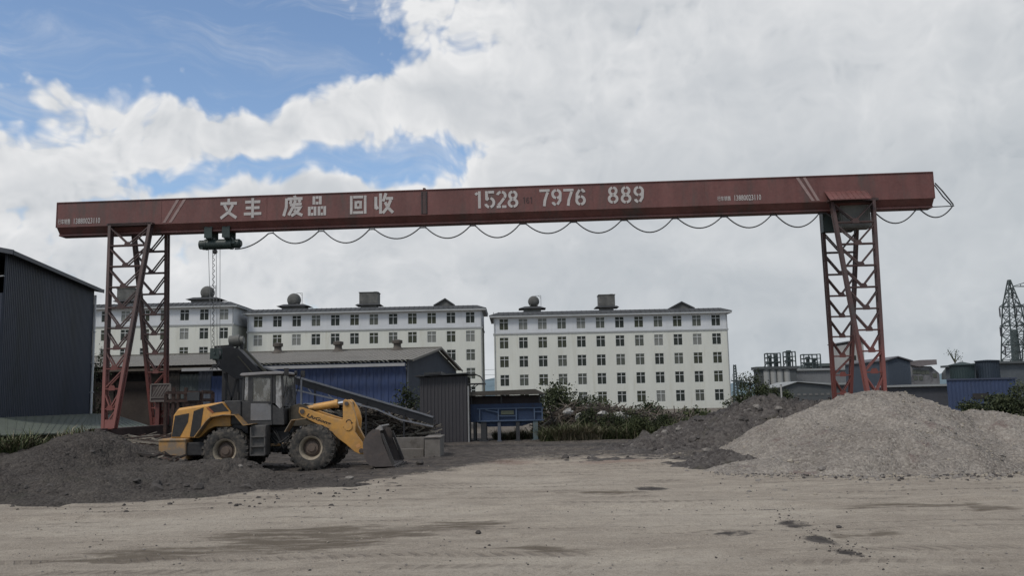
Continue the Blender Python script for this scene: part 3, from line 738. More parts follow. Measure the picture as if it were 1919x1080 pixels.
def surf(x, y): return max(ground_h(x, y), gh(x, y), eh(x, y), bh(x, y))

# ------------------------------------------------------------------ stones
ICO_V = None
def stone(mb, c, s, r):
    t_ = (1+5**.5)/2
    V = [(-1, t_, 0), (1, t_, 0), (-1, -t_, 0), (1, -t_, 0), (0, -1, t_), (0, 1, t_), (0, -1, -t_), (0, 1, -t_), (t_, 0, -1), (t_, 0, 1), (-t_, 0, -1), (-t_, 0, 1)]
    Fc = [(0,11,5),(0,5,1),(0,1,7),(0,7,10),(0,10,11),(1,5,9),(5,11,4),(11,10,2),(10,7,6),(7,1,8),(3,9,4),(3,4,2),(3,2,6),(3,6,8),(3,8,9),(4,9,5),(2,4,11),(6,2,10),(8,6,7),(9,8,1)]
    sx, sy, sz = (s*r.uniform(.7, 1.25)/1.9 for _ in range(3)); a = r.uniform(0, 6.3); ca, sa = math.cos(a), math.sin(a); sz *= .75
    vs = []
    for x, y, z in V:
        k = r.uniform(.75, 1.15); x, y, z = x*sx*k, y*sy*k, z*sz*k
        vs.append((c[0]+x*ca-y*sa, c[1]+x*sa+y*ca, c[2]+z))
    mb.add(vs, Fc)
r = random.Random(11)
STONES = [M('stone_dark', (.055, .049, .045), .9, .3, 3), M('stone_grey', (.17, .155, .14), .9, .25, 3), M('stone_tan', (.25, .22, .18), .9, .2, 3)]
sc = MB()
for _ in range(5200):            # loose grit over the yard
    y = 9.5 + 26*r.random()**1.6; x = r.uniform(-.66, .66)*y
    if surf(x, y) > ground_h(x, y) + .02: continue
    n_ = fbm(x, y, .6, 3, 30)
    if r.random() > .35 + .7*n_: continue
    s = .02 + .035*r.random()**3; sc.mi = r.choice((0, 1, 1, 2, 2)); stone(sc, (x, y, ground_h(x, y)+s*.1), s*.5, r)
for cx, cy, rx, ry, sk in OIL[:4]:
    for _ in range(60):
        x = r.gauss(cx, rx*.9); y = r.gauss(cy, ry*1.1); s = .015 + .04*r.random()**2; sc.mi = 0; stone(sc, (x, y, ground_h(x, y)+s*.1), s*.38, r)
for _ in range(2600):            # lumps along the heaps and their toes
    y = r.uniform(19, 42); x = r.uniform(-21, 19)
    z = surf(x, y); on = z > ground_h(x, y) + .02
    if x > -3 and x < 5 and not on: continue
    if gh(x, y) >= z - .001 and x > 5 and r.random() < .55: continue
    s = (.04 + .13*r.random()**3.0) * (1.0 if on else .8); sc.mi = 0 if x < 4 else r.choice((0, 0, 0, 0, 1)) if bh(x, y) >= z-.001 else r.choice((1, 1, 2)); stone(sc, (x, y, z+s*.05), s*.6, r)
for _ in range(3000):            # coarse pieces of the gravel heap
    x = r.uniform(5, 19); y = r.uniform(23, 31); z = gh(x, y)
    if z < .02: continue
    s = .03 + .05*r.random()**2; sc.mi = r.choice((1, 1, 2, 2)); stone(sc, (x, y, z+s*.05), s*.7, r)
for _ in range(9000):            # run-out of the gravel heap
    x = r.uniform(4.5, 19); y = r.uniform(21.5, 26)
    if gh(x, y) > .03 or gh(x, y + .3 + 1.3*r.random()**2) < .02: continue
    s = .02 + .05*r.random()**2.5; sc.mi = r.choice((1, 1, 2, 0)); stone(sc, (x, y, ground_h(x, y)+s*.1), s, r)
for _ in range(1500):            # rubble on the dark bank and coarse lumps along the toes
    if r.random() < .6:
        x = r.uniform(6, 20); y = r.uniform(30, 43)
        if bh(x, y) < .1 or bh(x, y) < gh(x, y): continue
    else:
        x = r.uniform(-20, 18); y = r.uniform(20, 36)
        z0 = surf(x, y) - ground_h(x, y)
        if not .02 < z0 < .22: continue
    s = .05 + .16*r.random()**2.5; sc.mi = 0 if x < 5 else r.choice((0, 0, 0, 1)) if y > 30 else r.choice((1, 2)); stone(sc, (x, y, surf(x, y)+s*.1), s, r)
o = sc.build('loose_gravel', STONES); tag(o, 'loose stones and grit scattered over the yard and heaps', 'gravel', kind='stuff')
for px, py, s, mi, lab in ((787, 872, .30, 0, 'dark squarish stone lying right of the loader bucket'), (896, 1000, .13, 0, 'small brown stone alone in the middle of the dirt yard'), (1572, 989, .085, 0, 'small dark stone just right of the black oil stain'),
                       (450, 873, .13, 1, 'pale stone on the earth mound below the rear loader wheel'), (655, 900, .24, 1, 'pale clod on dark soil below the front loader wheel')):
    p = G(px, py); m = MB(); rr = random.Random(px)
    zz = surf(p.x, p.y)
    if px == 450: p = P(450, 873, 25.2); zz = surf(p.x, p.y)
    stone(m, (p.x, p.y, zz+s*.15), s*.62, rr)
    o = m.build('stone', STONES[mi], bevel=s*.08); base_at(o, (p.x, p.y, zz)); tag(o, lab, 'stone')
# ================================================================== wheel loader
YEL = M('loader_yellow', (.47, .245, .062), .5, .16, 1.2, col2=(.22, .135, .07), c2=(.55, .8), c2scale=1.3, dust=((.21, .165, .12), .42))
YELD = M('loader_yellow_dusty', (.34, .19, .065), .7, .2, 1.5, col2=(.17, .14, .11), c2=(.42, .62), c2scale=1.8, dust=((.18, .15, .12), .5))
BLK = M('cab_charcoal', (.030, .030, .031), .5, .25, 2, dust=((.10, .09, .08), .25))
BLK2 = M('grille_black', (.020, .020, .021), .7, .3, 3, dust=((.08, .07, .06), .2))
TYRE = M('tyre_rubber', (.032, .031, .029), .85, .25, 2, dust=((.13, .11, .09), .75))
RIM = M('rim_dusty', (.26, .22, .165), .7, .2, 3, dust=((.10, .085, .07), .5))
HUB = M('hub_brown', (.10, .075, .06), .7, .25, 4)
GREYP = M('door_grey', (.145, .145, .15), .6, .18, 2, dust=((.12, .11, .10), .4))
BUCK = M('bucket_steel', (.066, .055, .051), .6, .25, 1.5, col2=(.11, .08, .065), c2=(.5, .72), c2scale=2.5)
CHROME = M('chrome_rod', (.75, .75, .75), .18, .03, 2, metal=1.0)
HOSE = M('hose_black', (.02, .02, .02), .6, .1, 2)
REDTRIM = M('red_trim', (.22, .06, .035), .6, .1, 2)
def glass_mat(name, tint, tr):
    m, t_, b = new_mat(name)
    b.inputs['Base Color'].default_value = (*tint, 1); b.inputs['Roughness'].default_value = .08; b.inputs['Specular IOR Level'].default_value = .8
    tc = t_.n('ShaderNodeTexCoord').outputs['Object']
    dn = t_.noise(t_.mapv(tc, (1.5, 1, .8)), 3.2, 6, .65, .6)          # sky and tree reflections painted as light and dark mottling in the pane colour
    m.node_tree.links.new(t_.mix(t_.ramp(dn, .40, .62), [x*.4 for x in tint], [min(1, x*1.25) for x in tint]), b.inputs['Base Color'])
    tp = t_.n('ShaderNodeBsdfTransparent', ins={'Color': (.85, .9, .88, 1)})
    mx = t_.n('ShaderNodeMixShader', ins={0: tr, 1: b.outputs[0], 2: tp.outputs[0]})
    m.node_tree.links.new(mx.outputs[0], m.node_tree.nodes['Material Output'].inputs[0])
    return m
CABGLASS = glass_mat('cab_glass', (.17, .17, .17), .30)
REFLGLASS = glass_mat('reflection_glass', (.26, .26, .27), .2)
LY = 30.7; NEAR = 29.85
LX0 = P(426.7, 845, LY-1.08).x
def lx(px, py=805): return P(px, py, NEAR).x - LX0
def lz(px, py): return P(px, py, NEAR).z + .04
def LP(*pts): return [(lx(a, b), lz(a, b)) for a, b in pts]
ldr = thing('wheel_loader', label='yellow articulated wheel loader with charcoal cab and its bucket lowered to the ground', cat='wheel loader')
def part(name, fn, mat, parent=None, **kw):
    m = MB(); fn(m); return m.build(name, mat, parent or ldr, local=True, **kw)
part('counterweight', lambda m: (m.prism(LP((305, 823), (356, 822), (356, 862), (332, 863), (316, 852), (305, 848)), -1.22, 1.22), m.prism(LP((305.5, 822.5), (357, 821.5), (357, 827), (305.5, 828)), -1.25, 1.25)), YELD, bevel=.04)
part('rear_frame', lambda m: (m.bx(-1.4, 1.9, -.55, .55, .75, 1.35), m.bx(-1.35, -.6, -1.15, 1.15, .62, 1.05), m.bx(-.35, .35, -.9, .9, .55, .95)), BLK2, bevel=.03)
def hood(m):
    prof = LP((327, 777), (335, 765.5), (417, 753.5), (434, 772), (434, 800), (404, 800), (392, 806), (376, 821), (322, 822))
    side = .93
    n = len(prof); vs = []
    topn = 1.62
    for y, k in ((-side, 1), (-side*.86, 0), (side*.86, 0), (side, 1)):
        for (x, z) in prof: vs.append((x, y, z - (.05 if (k and z > topn) else 0)))
    fs = [tuple(range(n)), tuple(range(4*n-1, 3*n-1, -1))]
    for r in range(3): fs += [(r*n+i, (r+1)*n+i, (r+1)*n+(i+1) % n, r*n+(i+1) % n) for i in range(n)]
    m.add(vs, fs)
hd = part('hood', hood, YEL, bevel=.03)
for sy in (-1, 1):
    def pl(pts, th=.012):
        y = sy*.93; return lambda m: m.prism(LP(*pts), min(y, y+sy*th), max(y, y+sy*th))
    part('side_grille', pl([(330, 780), (356, 775), (354, 791), (339, 819), (323.5, 819)]), BLK2, hd)
    part('side_grille', pl([(365, 771), (383.5, 764), (375, 818.5), (357.5, 819)]), BLK2, hd)
    part('vent_window', pl([(391, 763), (418, 755.5), (431, 771), (402, 773.5)]), BLK2, hd)
    part('vent_trim', lambda m: [m.bar((lx(a), sy*.945, lz(a, b)), (lx(c), sy*.945, lz(c, d)), .022) for a, b, c, d in ((391, 763, 402, 773.5), (388.5, 764, 399.5, 774.5))], REDTRIM, hd)
def fen(pts, y0, y1):
    def f(m):
        q = LP(*pts)
        for i in range(len(q)-1):
            a, b = q[i], q[i+1]; d = Vector((b[0]-a[0], b[1]-a[1])).normalized()*.012; nx, nz = -d.y*2.0, d.x*2.0
            m.prism([(a[0]-d.x, a[1]-d.y), (b[0]+d.x, b[1]+d.y), (b[0]+d.x-nx, b[1]+d.y-nz), (a[0]-d.x-nx, a[1]-d.y-nz)], y0, y1)
    return f
for sy in (-1, 1):
    y0, y1 = sorted((sy*1.36, sy*.78))
    part('rear_fender', fen([(374, 818), (395, 789), (404, 781), (427, 777), (449, 777), (465, 796), (482, 793.5)], y0, y1), YELD)
    part('front_fender', fen([(541, 808), (553, 787), (580, 783.5)], y0, y1), YELD)
part('engine_cover', lambda m: (m.prism(LP((420, 752), (452, 751), (452, 796), (432, 796), (434, 772)), -.88, .88), m.prism(LP((404, 800), (440, 778), (464, 800), (464, 815), (404, 815)), -.78, .78)), BLK, bevel=.02)
part('exhaust_pipe', lambda m: (m.cyl((lx(436), -.3, lz(436, 756)), (lx(436), -.3, lz(436, 735)), .045, 10)), BLK2, sharp=30)
# cab
cab = thing('cab'); cab.parent = ldr
CY = .82
def cabf(m):
    for sy in (-1, 1):
        y0, y1 = sorted((sy*CY, sy*(CY-.09)))
        m.prism(LP((452, 797), (452, 752), (470, 752), (470, 797)), y0, y1)
        m.prism(LP((508, 797), (508, 757), (516, 762), (524, 768), (531, 762), (533, 797)), y0, y1)
        m.prism(LP((452.5, 752), (455, 703), (458, 703), (456.5, 752)), y0, y1)
        m.prism(LP((464, 752), (465, 703), (473, 703), (472, 752)), y0, y1)
        m.prism(LP((507, 757), (507, 703), (516, 703), (515.5, 757)), y0, y1)
        m.prism(LP((528.5, 762), (526, 703), (530, 703), (533, 762)), y0, y1)
        m.prism(LP((455, 707), (455, 702.5), (530, 698), (530, 704)), y0, y1)
    m.prism(LP((452, 797), (452, 752), (456, 752), (456, 797)), -CY+.09, CY-.09)
    m.prism(LP((529, 797), (529, 765), (533, 765), (533, 797)), -CY+.09, CY-.09)
    m.prism(LP((452, 797), (452, 790), (533, 790), (533, 797)), -CY+.09, CY-.09)
    m.prism(LP((455, 752), (455.5, 703), (457, 703), (456.5, 752)), -.06, .06)
m = MB(); cabf(m); cabm = m.build('cab_frame', BLK, cab, local=True, bevel=.015)
part('roof', lambda m: (m.prism(LP((450, 703.5), (454, 700), (500, 697), (531, 696.5), (534, 699), (532, 702), (500, 702.5), (455, 705.5)), -CY-.1, CY+.1)), M('cab_roof', (.20, .19, .19), .6, .15, 2, dust=((.25, .23, .2), .3)), cab, bevel=.02)
for sy in (-1, 1):
    ys = sy*(CY-.04)
    part('rear_side_window', lambda m: m.prism(LP((457, 751), (458.5, 706), (464.5, 706), (464, 751)), ys-.006, ys+.006), REFLGLASS, cab)
    part('front_side_window', lambda m: m.prism(LP((516, 758), (516, 705), (526.5, 703.5), (529, 762), (524, 767)), ys-.006, ys+.006), REFLGLASS, cab)
    dr = part('door', lambda m: [m.prism(LP(*q), sy*(CY+.015)-.015, sy*(CY+.015)+.015) for q in ([(470, 797), (470, 753), (474, 753), (474, 797)], [(507, 797), (507, 703), (510, 703), (510, 797)], [(470, 753), (471, 704), (474.5, 704), (474, 753)], [(474.5, 709), (474.5, 704), (507, 703), (507, 709)], [(474, 757.5), (474, 752.5), (507, 752.5), (507, 757.5)], [(474, 797), (474, 787), (507, 786), (507, 797)])], BLK, cab)
    part('door_window', lambda m: m.prism(LP((474, 753), (474.5, 709), (507, 709), (507, 753)), sy*CY-.006, sy*CY+.006), CABGLASS, dr)
    part('door_panel', lambda m: (m.prism(LP((470.5, 757), (508.5, 757.5), (509, 788), (470, 789)), sy*(CY+.04)-.012, sy*(CY+.04)+.012)), GREYP, dr, bevel=.01)
    part('door_handle', lambda m: m.bar((lx(503), sy*(CY+.06), lz(503, 756)), (lx(507), sy*(CY+.06), lz(507, 756)), .04), BLK2, dr)
part('windscreen', lambda m: m.prism(LP((531, 763), (528.5, 704), (529.1, 704), (531.6, 763)), -CY+.1, CY-.1), CABGLASS, cab)
part('rear_window', lambda m: m.prism(LP((454, 752), (456.5, 704), (457, 704), (454.6, 752)), -CY+.1, CY-.1), CABGLASS, cab)
part('driver_seat', lambda m: (m.bx(lx(470), lx(484), -.26, .26, lz(470, 775), lz(470, 762)), m.box((lx(470), 0, lz(470, 745)), (.13, .48, .62), Matrix.Rotation(R(-10), 3, 'Y'))), BLK2, cab, bevel=.04)
part('steering_wheel', lambda m: (m.tube([Vector((lx(505)+.18*math.cos(a)*.4, .19*math.sin(a), lz(505, 748)+.19*math.cos(a)*.8)) for a in [i*2*PI/20 for i in range(21)]], .016, 6), m.cyl((lx(505), 0, lz(505, 748)), (lx(512), 0, lz(512, 780)), .04, 8)), BLK2, cab)
for sy in (-1, 1): part('work_lamp', lambda m: m.cyl((lx(531), sy*.62, lz(531, 697)), (lx(535), sy*.62, lz(535, 697)), .085, 12), BLK2, cab)
part('mirror', lambda m: (m.tube([Vector(p) for p in ((lx(530), -CY, lz(530, 705)), (lx(538), -1.05, lz(538, 700)), (lx(541), -1.1, lz(541, 703)), (lx(537), -1.05, lz(537, 735)), (lx(530), -CY, lz(530, 745)))], .016, 6), m.box((lx(540), -1.12, lz(540, 698)), (.12, .16, .24)), m.tube([Vector(p) for p in ((lx(530), CY, lz(530, 705)), (lx(538), 1.05, lz(538, 700)), (lx(530), CY, lz(530, 745)))], .016, 6), m.box((lx(540), 1.12, lz(540, 698)), (.12, .16, .24))), BLK2, cab)
# steps, tank, articulation
for sy in (-1, 1): part('fuel_tank', lambda m: m.bx(lx(477), lx(505), sy*.92-.3, sy*.92+.3, lz(490, 853), lz(490, 797)), M('tank_grey', (.06, .058, .057), .6, .3, 2, dust=((.13, .115, .1), .5)), bevel=.02)
for sy in (-1, 1): part('step', lambda m: [m.bx(lx(478), lx(504), sy*1.27-.06, sy*1.27+.06, lz(490, b)-.02, lz(490, b)+.02) for b in (852, 836, 818)] + [m.bar((lx(a), sy*1.3, lz(a, 853)), (lx(a), sy*1.3, lz(a, 800)), .035) for a in (478, 504)], MATS['tank_grey'])
part('articulation_joint', lambda m: (m.bx(lx(505), lx(545), -.42, .42, lz(520, 850), lz(520, 835)), m.bx(lx(505), lx(545), -.42, .42, lz(520, 815), lz(520, 800)), m.cyl((lx(524), 0, lz(524, 855)), (lx(524), 0, lz(524, 795)), .14, 14)), BLK2, bevel=.02)
def hoses(m):
    r = random.Random(3)
    for i in range(9):
        y = -.75 + .1*r.random() + .12*(i % 4); z0 = lz(510, 800+r.random()*40); z1 = lz(540, 800+r.random()*40)
        m.tube([Vector((lx(506), y, z0)), Vector((lx(516), y-.05, z0-.12-.15*r.random())), Vector((lx(530), y-.05, z1-.15-.1*r.random())), Vector((lx(543), y, z1))], .022, 6)
part('hydraulic_hose', hoses, HOSE, smooth=True)
for sy in (-1, 1): part('steering_cylinder', lambda m: m.cyl((lx(500), sy*.6, lz(500, 836)), (lx(548), sy*.6, lz(548, 832)), .05, 10), YELD)
part('front_frame', lambda m: (m.bx(lx(542), lx(622), -.5, .5, .75, 1.30), m.prism(LP((540, 800), (540, 762), (556, 757), (572, 763), (590, 800)), -.52, -.40), m.prism(LP((540, 800), (540, 762), (556, 757), (572, 763), (590, 800)), .40, .52), m.prism(LP((536, 800), (534, 766), (545, 764), (548, 800)), -.4, .4), m.bx(lx(592)-.18, lx(592)+.18, -.9, .9, .6, .98)), M('front_frame_dirty', (.06, .05, .036), .75, .3, 2), bevel=.02)
# lift arms
ARM = [(557, 764), (563, 764), (600, 777), (625, 785), (640, 788), (640, 752), (644, 748.5), (649, 751), (656, 761), (662, 773), (665, 787), (664, 801), (663, 811), (669, 820), (677, 830), (682, 842), (681, 853), (673, 853), (662, 848), (646, 834), (632, 824), (615, 808), (600, 800), (588, 794), (574, 787), (561, 781), (556, 774)]
arm = None
for sy in (-1, 1):
    a_ = part('lift_arm', lambda m: m.prism(LP(*ARM), sy*.50-.07, sy*.50+.07), YEL, bevel=.015)
    if sy < 0: arm = a_
for sy in (-1, 1):
    for a, b, r_ in ((563, 772, .08), (675, 846, .08), (647, 757, .07)): part('arm_pin', lambda m: m.cyl((lx(a), sy*.50-.11, lz(a, b)), (lx(a), sy*.50+.11, lz(a, b)), r_, 12), BUCK, arm)
part('cross_tube', lambda m: (m.cyl((lx(650), -.6, lz(650, 800)), (lx(650), .6, lz(650, 800)), .14, 14)), YEL)
def letter(body, p0, p1, h, y, name):
    vs, fs = text_mesh(body, .03, .18)
    a = Vector((lx(p0[0]), lz(*p0))); b = Vector((lx(p1[0]), lz(*p1))); d = b-a; nn = Vector((-d.y, d.x)).normalized()*h
    m = MB(); m.add([(a.x+d.x*s+nn.x*q, y, a.y+d.y*s+nn.y*q) for s, q in vs], fs); return m.build(name, M('decal_black', (.03, .02, .015), .6, .1, 2), arm, local=True)
letter('LiuGong', (570, 783), (615.5, 800.5), .155, -.577, 'lettering')
lg = MB()
ex, ez = lx(650), lz(650, 796)
lg.tube([Vector((ex+.02+.09*math.cos(a), -.576, ez+.06+.09*math.sin(a))) for a in [i*PI/9 for i in range(-3, 15)]], .012, 4)
lg.tube([Vector((ex-.16, -.576, ez-.10)), Vector((ex-.02, -.576, ez-.06)), Vector((ex+.08, -.576, ez+.02)), Vector((ex+.16, -.576, ez+.05))], .013, 4)
lg.tube([Vector((ex+.06, -.576, ez+.02)), Vector((ex+.02, -.576, ez-.12)), Vector((ex-.04, -.576, ez-.17))], .013, 4)
lg.build('emblem', M('decal_black', (.03, .02, .015)), arm, local=True)
part('decal', lambda m: m.prism(LP((664, 836), (671, 832), (674, 838), (667, 842)), -.579, -.572), M('decal_orange', (.5, .26, .10), .6, .1), arm)
tc_ = part('tilt_cylinder', lambda m: (m.cyl((lx(578), 0, lz(578, 765)), (lx(623), 0, lz(623, 757)), .13, 16), m.cyl((lx(618), 0, lz(618, 758)), (lx(624), 0, lz(624, 757)), .15, 16), m.cyl((lx(552), 0, lz(552, 769)), (lx(580), 0, lz(580, 764.6)), .10, 12)), YEL, sharp=30)
part('piston_rod', lambda m: m.cyl((lx(622), 0, lz(622, 757.2)), (lx(644), 0, lz(644, 753.5)), .055, 12), CHROME, tc_, sharp=30)
part('bell_crank', lambda m: m.prism(LP((638, 757), (645, 749), (652, 754), (664, 800), (684, 838), (676, 842), (652, 808)), -.12, .12), YEL, bevel=.015)
for sy in (-1, 1): part('lift_cylinder', lambda m: m.cyl((lx(560), sy*.33, lz(560, 815)), (lx(640), sy*.33, lz(640, 806)), .09, 12), YELD, sharp=30)
def BP(*pts): return LP(*[((690 + (x-690)*.80 if x > 690 else x+4*(690-x)/8*.5), y) for x, y in pts])
# bucket
back = [(706, 806), (697, 812), (688, 822), (684, 834), (685, 848), (690, 861), (699, 869.5), (712, 873), (752, 872)]
inner = [(752, 869.5), (713, 869.8), (702, 866), (694, 858), (689, 846), (688.5, 835), (691, 824), (699, 815), (708, 809)]
bk = part('bucket', lambda m: m.prism(BP(*(back+inner)), -1.2, 1.2), BUCK)
for sy in (-1, 1):
    part('side_plate', lambda m: m.prism(BP((706, 804.5), (696, 811), (686, 822), (682.5, 834), (683.5, 848), (689, 862), (698, 871), (712, 874), (752, 873.3), (740, 850), (728, 826), (724, 812), (720, 805)), sy*1.22-.018, sy*1.22+.018), BUCK, bk)
part('spill_guard', lambda m: (m.prism(BP((704, 808), (719, 797.5), (721, 799.5), (707, 810)), -1.0, 1.0), m.prism(BP((712, 803), (724, 798), (727, 806), (714, 809)), -1.18, -.95)), M('spill_guard_pale', (.24, .225, .21), .6, .2, 2), bk)
part('cutting_edge', lambda m: (m.prism(BP((738, 873), (756, 873.5), (756, 872), (738, 869)), -1.24, 1.24), [m.prism(BP((748, 874), (760, 874.5), (748, 869)), y-.06, y+.06) for y in (-1.1, -.73, -.37, 0, .37, .73, 1.1)]), BUCK, bk)
for sy in (-1, 1): part('edge_strip', lambda m: m.prism(BP((724, 812), (729, 812), (757, 868), (751, 872)), sy*1.2-.05, sy*1.2+.05), M('bucket_dark', (.04, .036, .034), .6, .3, 2), bk)
part('bucket_link', lambda m: [m.prism(BP((676, 840), (686, 832), (690, 840), (680, 850)), y-.06, y+.06) for y in (-.5, 0, .5)], BUCK, bk)
# wheels
def tyre_mesh():
    m = MB(); ro, w2 = .80, .30
    prof = [(.36, -.24), (.40, -.285), (.50, -.31), (.62, -.315), (.70, -.30), (.745, -.265), (.755, -.15), (.755, .15), (.745, .265), (.70, .30), (.62, .315), (.50, .31), (.40, .285), (.36, .24)]
    m.lathe(prof, (0, 0, 0), 'Y', 56)
    for s in (-1, 1):
        for k in range(22):
            a0 = 2*PI*(k + (.5 if s > 0 else 0))/22; sw = .16
            pts = []
            for (rr, yy, da) in ((.69, .312, -.01), (.803, .275, 0), (.803, .02, sw), (.75, .02, sw)):
                for e in (-.062, .062):
                    a = a0 + da*1.0 + e; pts.append((rr*math.cos(a), s*yy, rr*math.sin(a)))
            for e in (-.062, .062):
                a = a0 + e; pts.append((.70*math.cos(a), s*.24, .70*math.sin(a)))
            m.add(pts, [(0, 1, 3, 2), (2, 3, 5, 4), (4, 5, 7, 6), (0, 2, 4, 6, 8), (9, 7, 5, 3, 1), (0, 8, 9, 1)])
    return m
tm = tyre_mesh()
proto = thing('wheel'); proto.parent = ldr
tm.build('tyre', TYRE, proto, local=True, sharp=35)
m = MB(); m.lathe([(.20, -.05), (.30, -.06), (.315, -.10), (.33, -.23), (.36, -.275), (.405, -.30), (.41, -.285), (.38, -.25), (.36, -.2), (.36, .2), (.38, .25), (.41, .285), (.405, .30), (.36, .275), (.33, .23), (.315, .10), (.30, .06), (.2, .05)], (0, 0, 0), 'Y', 40)
m.build('rim', RIM, proto, local=True, sharp=30)
m = MB(); m.lathe([(0, -.20), (.12, -.20), (.14, -.17), (.22, -.15), (.23, -.10), (.29, -.085), (.31, -.04), (.31, .04), (.29, .085), (.23, .1), (.22, .15), (.14, .17), (.12, .2), (0, .2)], (0, 0, 0), 'Y', 28)
for k in range(12):
    a = 2*PI*k/12; m.cyl((.265*math.cos(a), -.115, .265*math.sin(a)), (.265*math.cos(a), -.08, .265*math.sin(a)), .018, 6)
m.build('hub', HUB, proto, local=True, sharp=30)
wzr = P(426.7, 845, LY-1.08).z + .04; wzf = P(587, 839.5, LY-1.08).z + .04; wxf = P(587, 839.5, LY-1.08).x - LX0
spots = [(0, -1.08, wzr), (0, 1.08, wzr), (wxf, -1.08, wzf), (wxf, 1.08, wzf)]
for i, (x, y, zc_) in enumerate(spots):
    o = proto if i == 0 else copy_tree(proto, ldr)
    o.location = (x, y, zc_); o.scale = (.965, 1, .965); o.rotation_euler = (0, R(rnd.uniform(0, 30)), 0)
place(ldr, (LX0, LY, -.04), R(-.4))
# ================================================================== residential blocks
WHITEW = M('wall_white', (.505, .52, .535), .85, .06, .5, col2=(.44, .45, .45), c2=(.52, .74), c2scale=.8, stretch=(1, 1, .16))
CREAMW = M('wall_cream', (.53, .535, .485), .85, .07, .5, col2=(.47, .465, .40), c2=(.52, .74), c2scale=.8, stretch=(1, 1, .14))
BANDW = M('wall_band', (.30, .31, .31), .85, .1, .5)
TILE = M('roof_tile', (.040, .042, .045), .7, .25, .6, bump=.4, bscale=6)
WFRAME = M('window_frame', (.50, .51, .50), .6, .1, 1)
PANES = [M('pane_dark', (.026, .031, .027), .35, .3, .3, spec=.15), M('pane_olive', (.042, .046, .032), .35, .3, .4, spec=.15), M('pane_curtain', (.16, .165, .15), .45, .15, .7), M('pane_mid', (.070, .075, .062), .3, .3, .5)]
TANKM = M('tank_weathered', (.085, .085, .08), .7, .3, .8, col2=(.14, .135, .125), c2=(.5, .7), c2scale=1)
CONC = M('concrete_dark', (.10, .10, .095), .85, .25, .7)
def facade(mb, x0, x1, z0, z1, Y, wins, depth=.14):
    xs_ = sorted({x0, x1} | {w_[0] for w_ in wins} | {w_[1] for w_ in wins}); zs_ = sorted({z0, z1} | {w_[2] for w_ in wins if w_[2] > z0 and w_[3] < z1} | {w_[3] for w_ in wins if w_[2] > z0 and w_[3] < z1})
    W_ = [w_ for w_ in wins if w_[2] > z0 and w_[3] < z1]
    for a, b in zip(xs_, xs_[1:]):
        for c, d in zip(zs_, zs_[1:]):
            cx, cz = (a+b)/2, (c+d)/2
            if any(w_[0] < cx < w_[1] and w_[2] < cz < w_[3] for w_ in W_): continue
            mb.quad((a, Y, c), (b, Y, c), (b, Y, d), (a, Y, d))
    for a, b, c, d in W_:
        mb.quad((a, Y, c), (a, Y+depth, c), (a, Y+depth, d), (a, Y, d)); mb.quad((b, Y, c), (b, Y, d), (b, Y+depth, d), (b, Y+depth, c))
        mb.quad((a, Y, c), (b, Y, c), (b, Y+depth, c), (a, Y+depth, c)); mb.quad((a, Y, d), (a, Y+depth, d), (b, Y+depth, d), (b, Y, d))
WPROTO = None
def window_proto(wd, ht, parent, mat):
    m = MB(); f = .05
    m.bx(-wd/2, -wd/2+f, -.05, .02, -ht/2, ht/2); m.bx(wd/2-f, wd/2, -.05, .02, -ht/2, ht/2); m.bx(-wd/2+f, wd/2-f, -.05, .02, -ht/2, -ht/2+f); m.bx(-wd/2+f, wd/2-f, -.05, .02, ht/2-f, ht/2)
    m.bx(-wd/2+f, wd/2-f, -.06, .01, ht*.17, ht*.17+.09); m.bx(-.045, .045, -.055, .012, -ht/2+f, ht/2-f)
    o = m.build('window', WFRAME, parent, local=True)
    p = MB(); p.quad((-wd/2+.02, .0, -ht/2+.02), (wd/2-.02, .0, -ht/2+.02), (wd/2-.02, .0, ht/2-.02), (-wd/2+.02, .0, ht/2-.02))
    p.build('pane', mat, o, local=True)
    return o
PR = {}
def add_window(parent, wd, ht, pos, k):
    key = (round(wd, 2), round(ht, 2), k)
    if key not in PR: PR[key] = o = window_proto(wd, ht, parent, PANES[k])
    else: o = copy_tree(PR[key], parent)
    o.location = Vector(pos) - origin_of(parent)
    return o
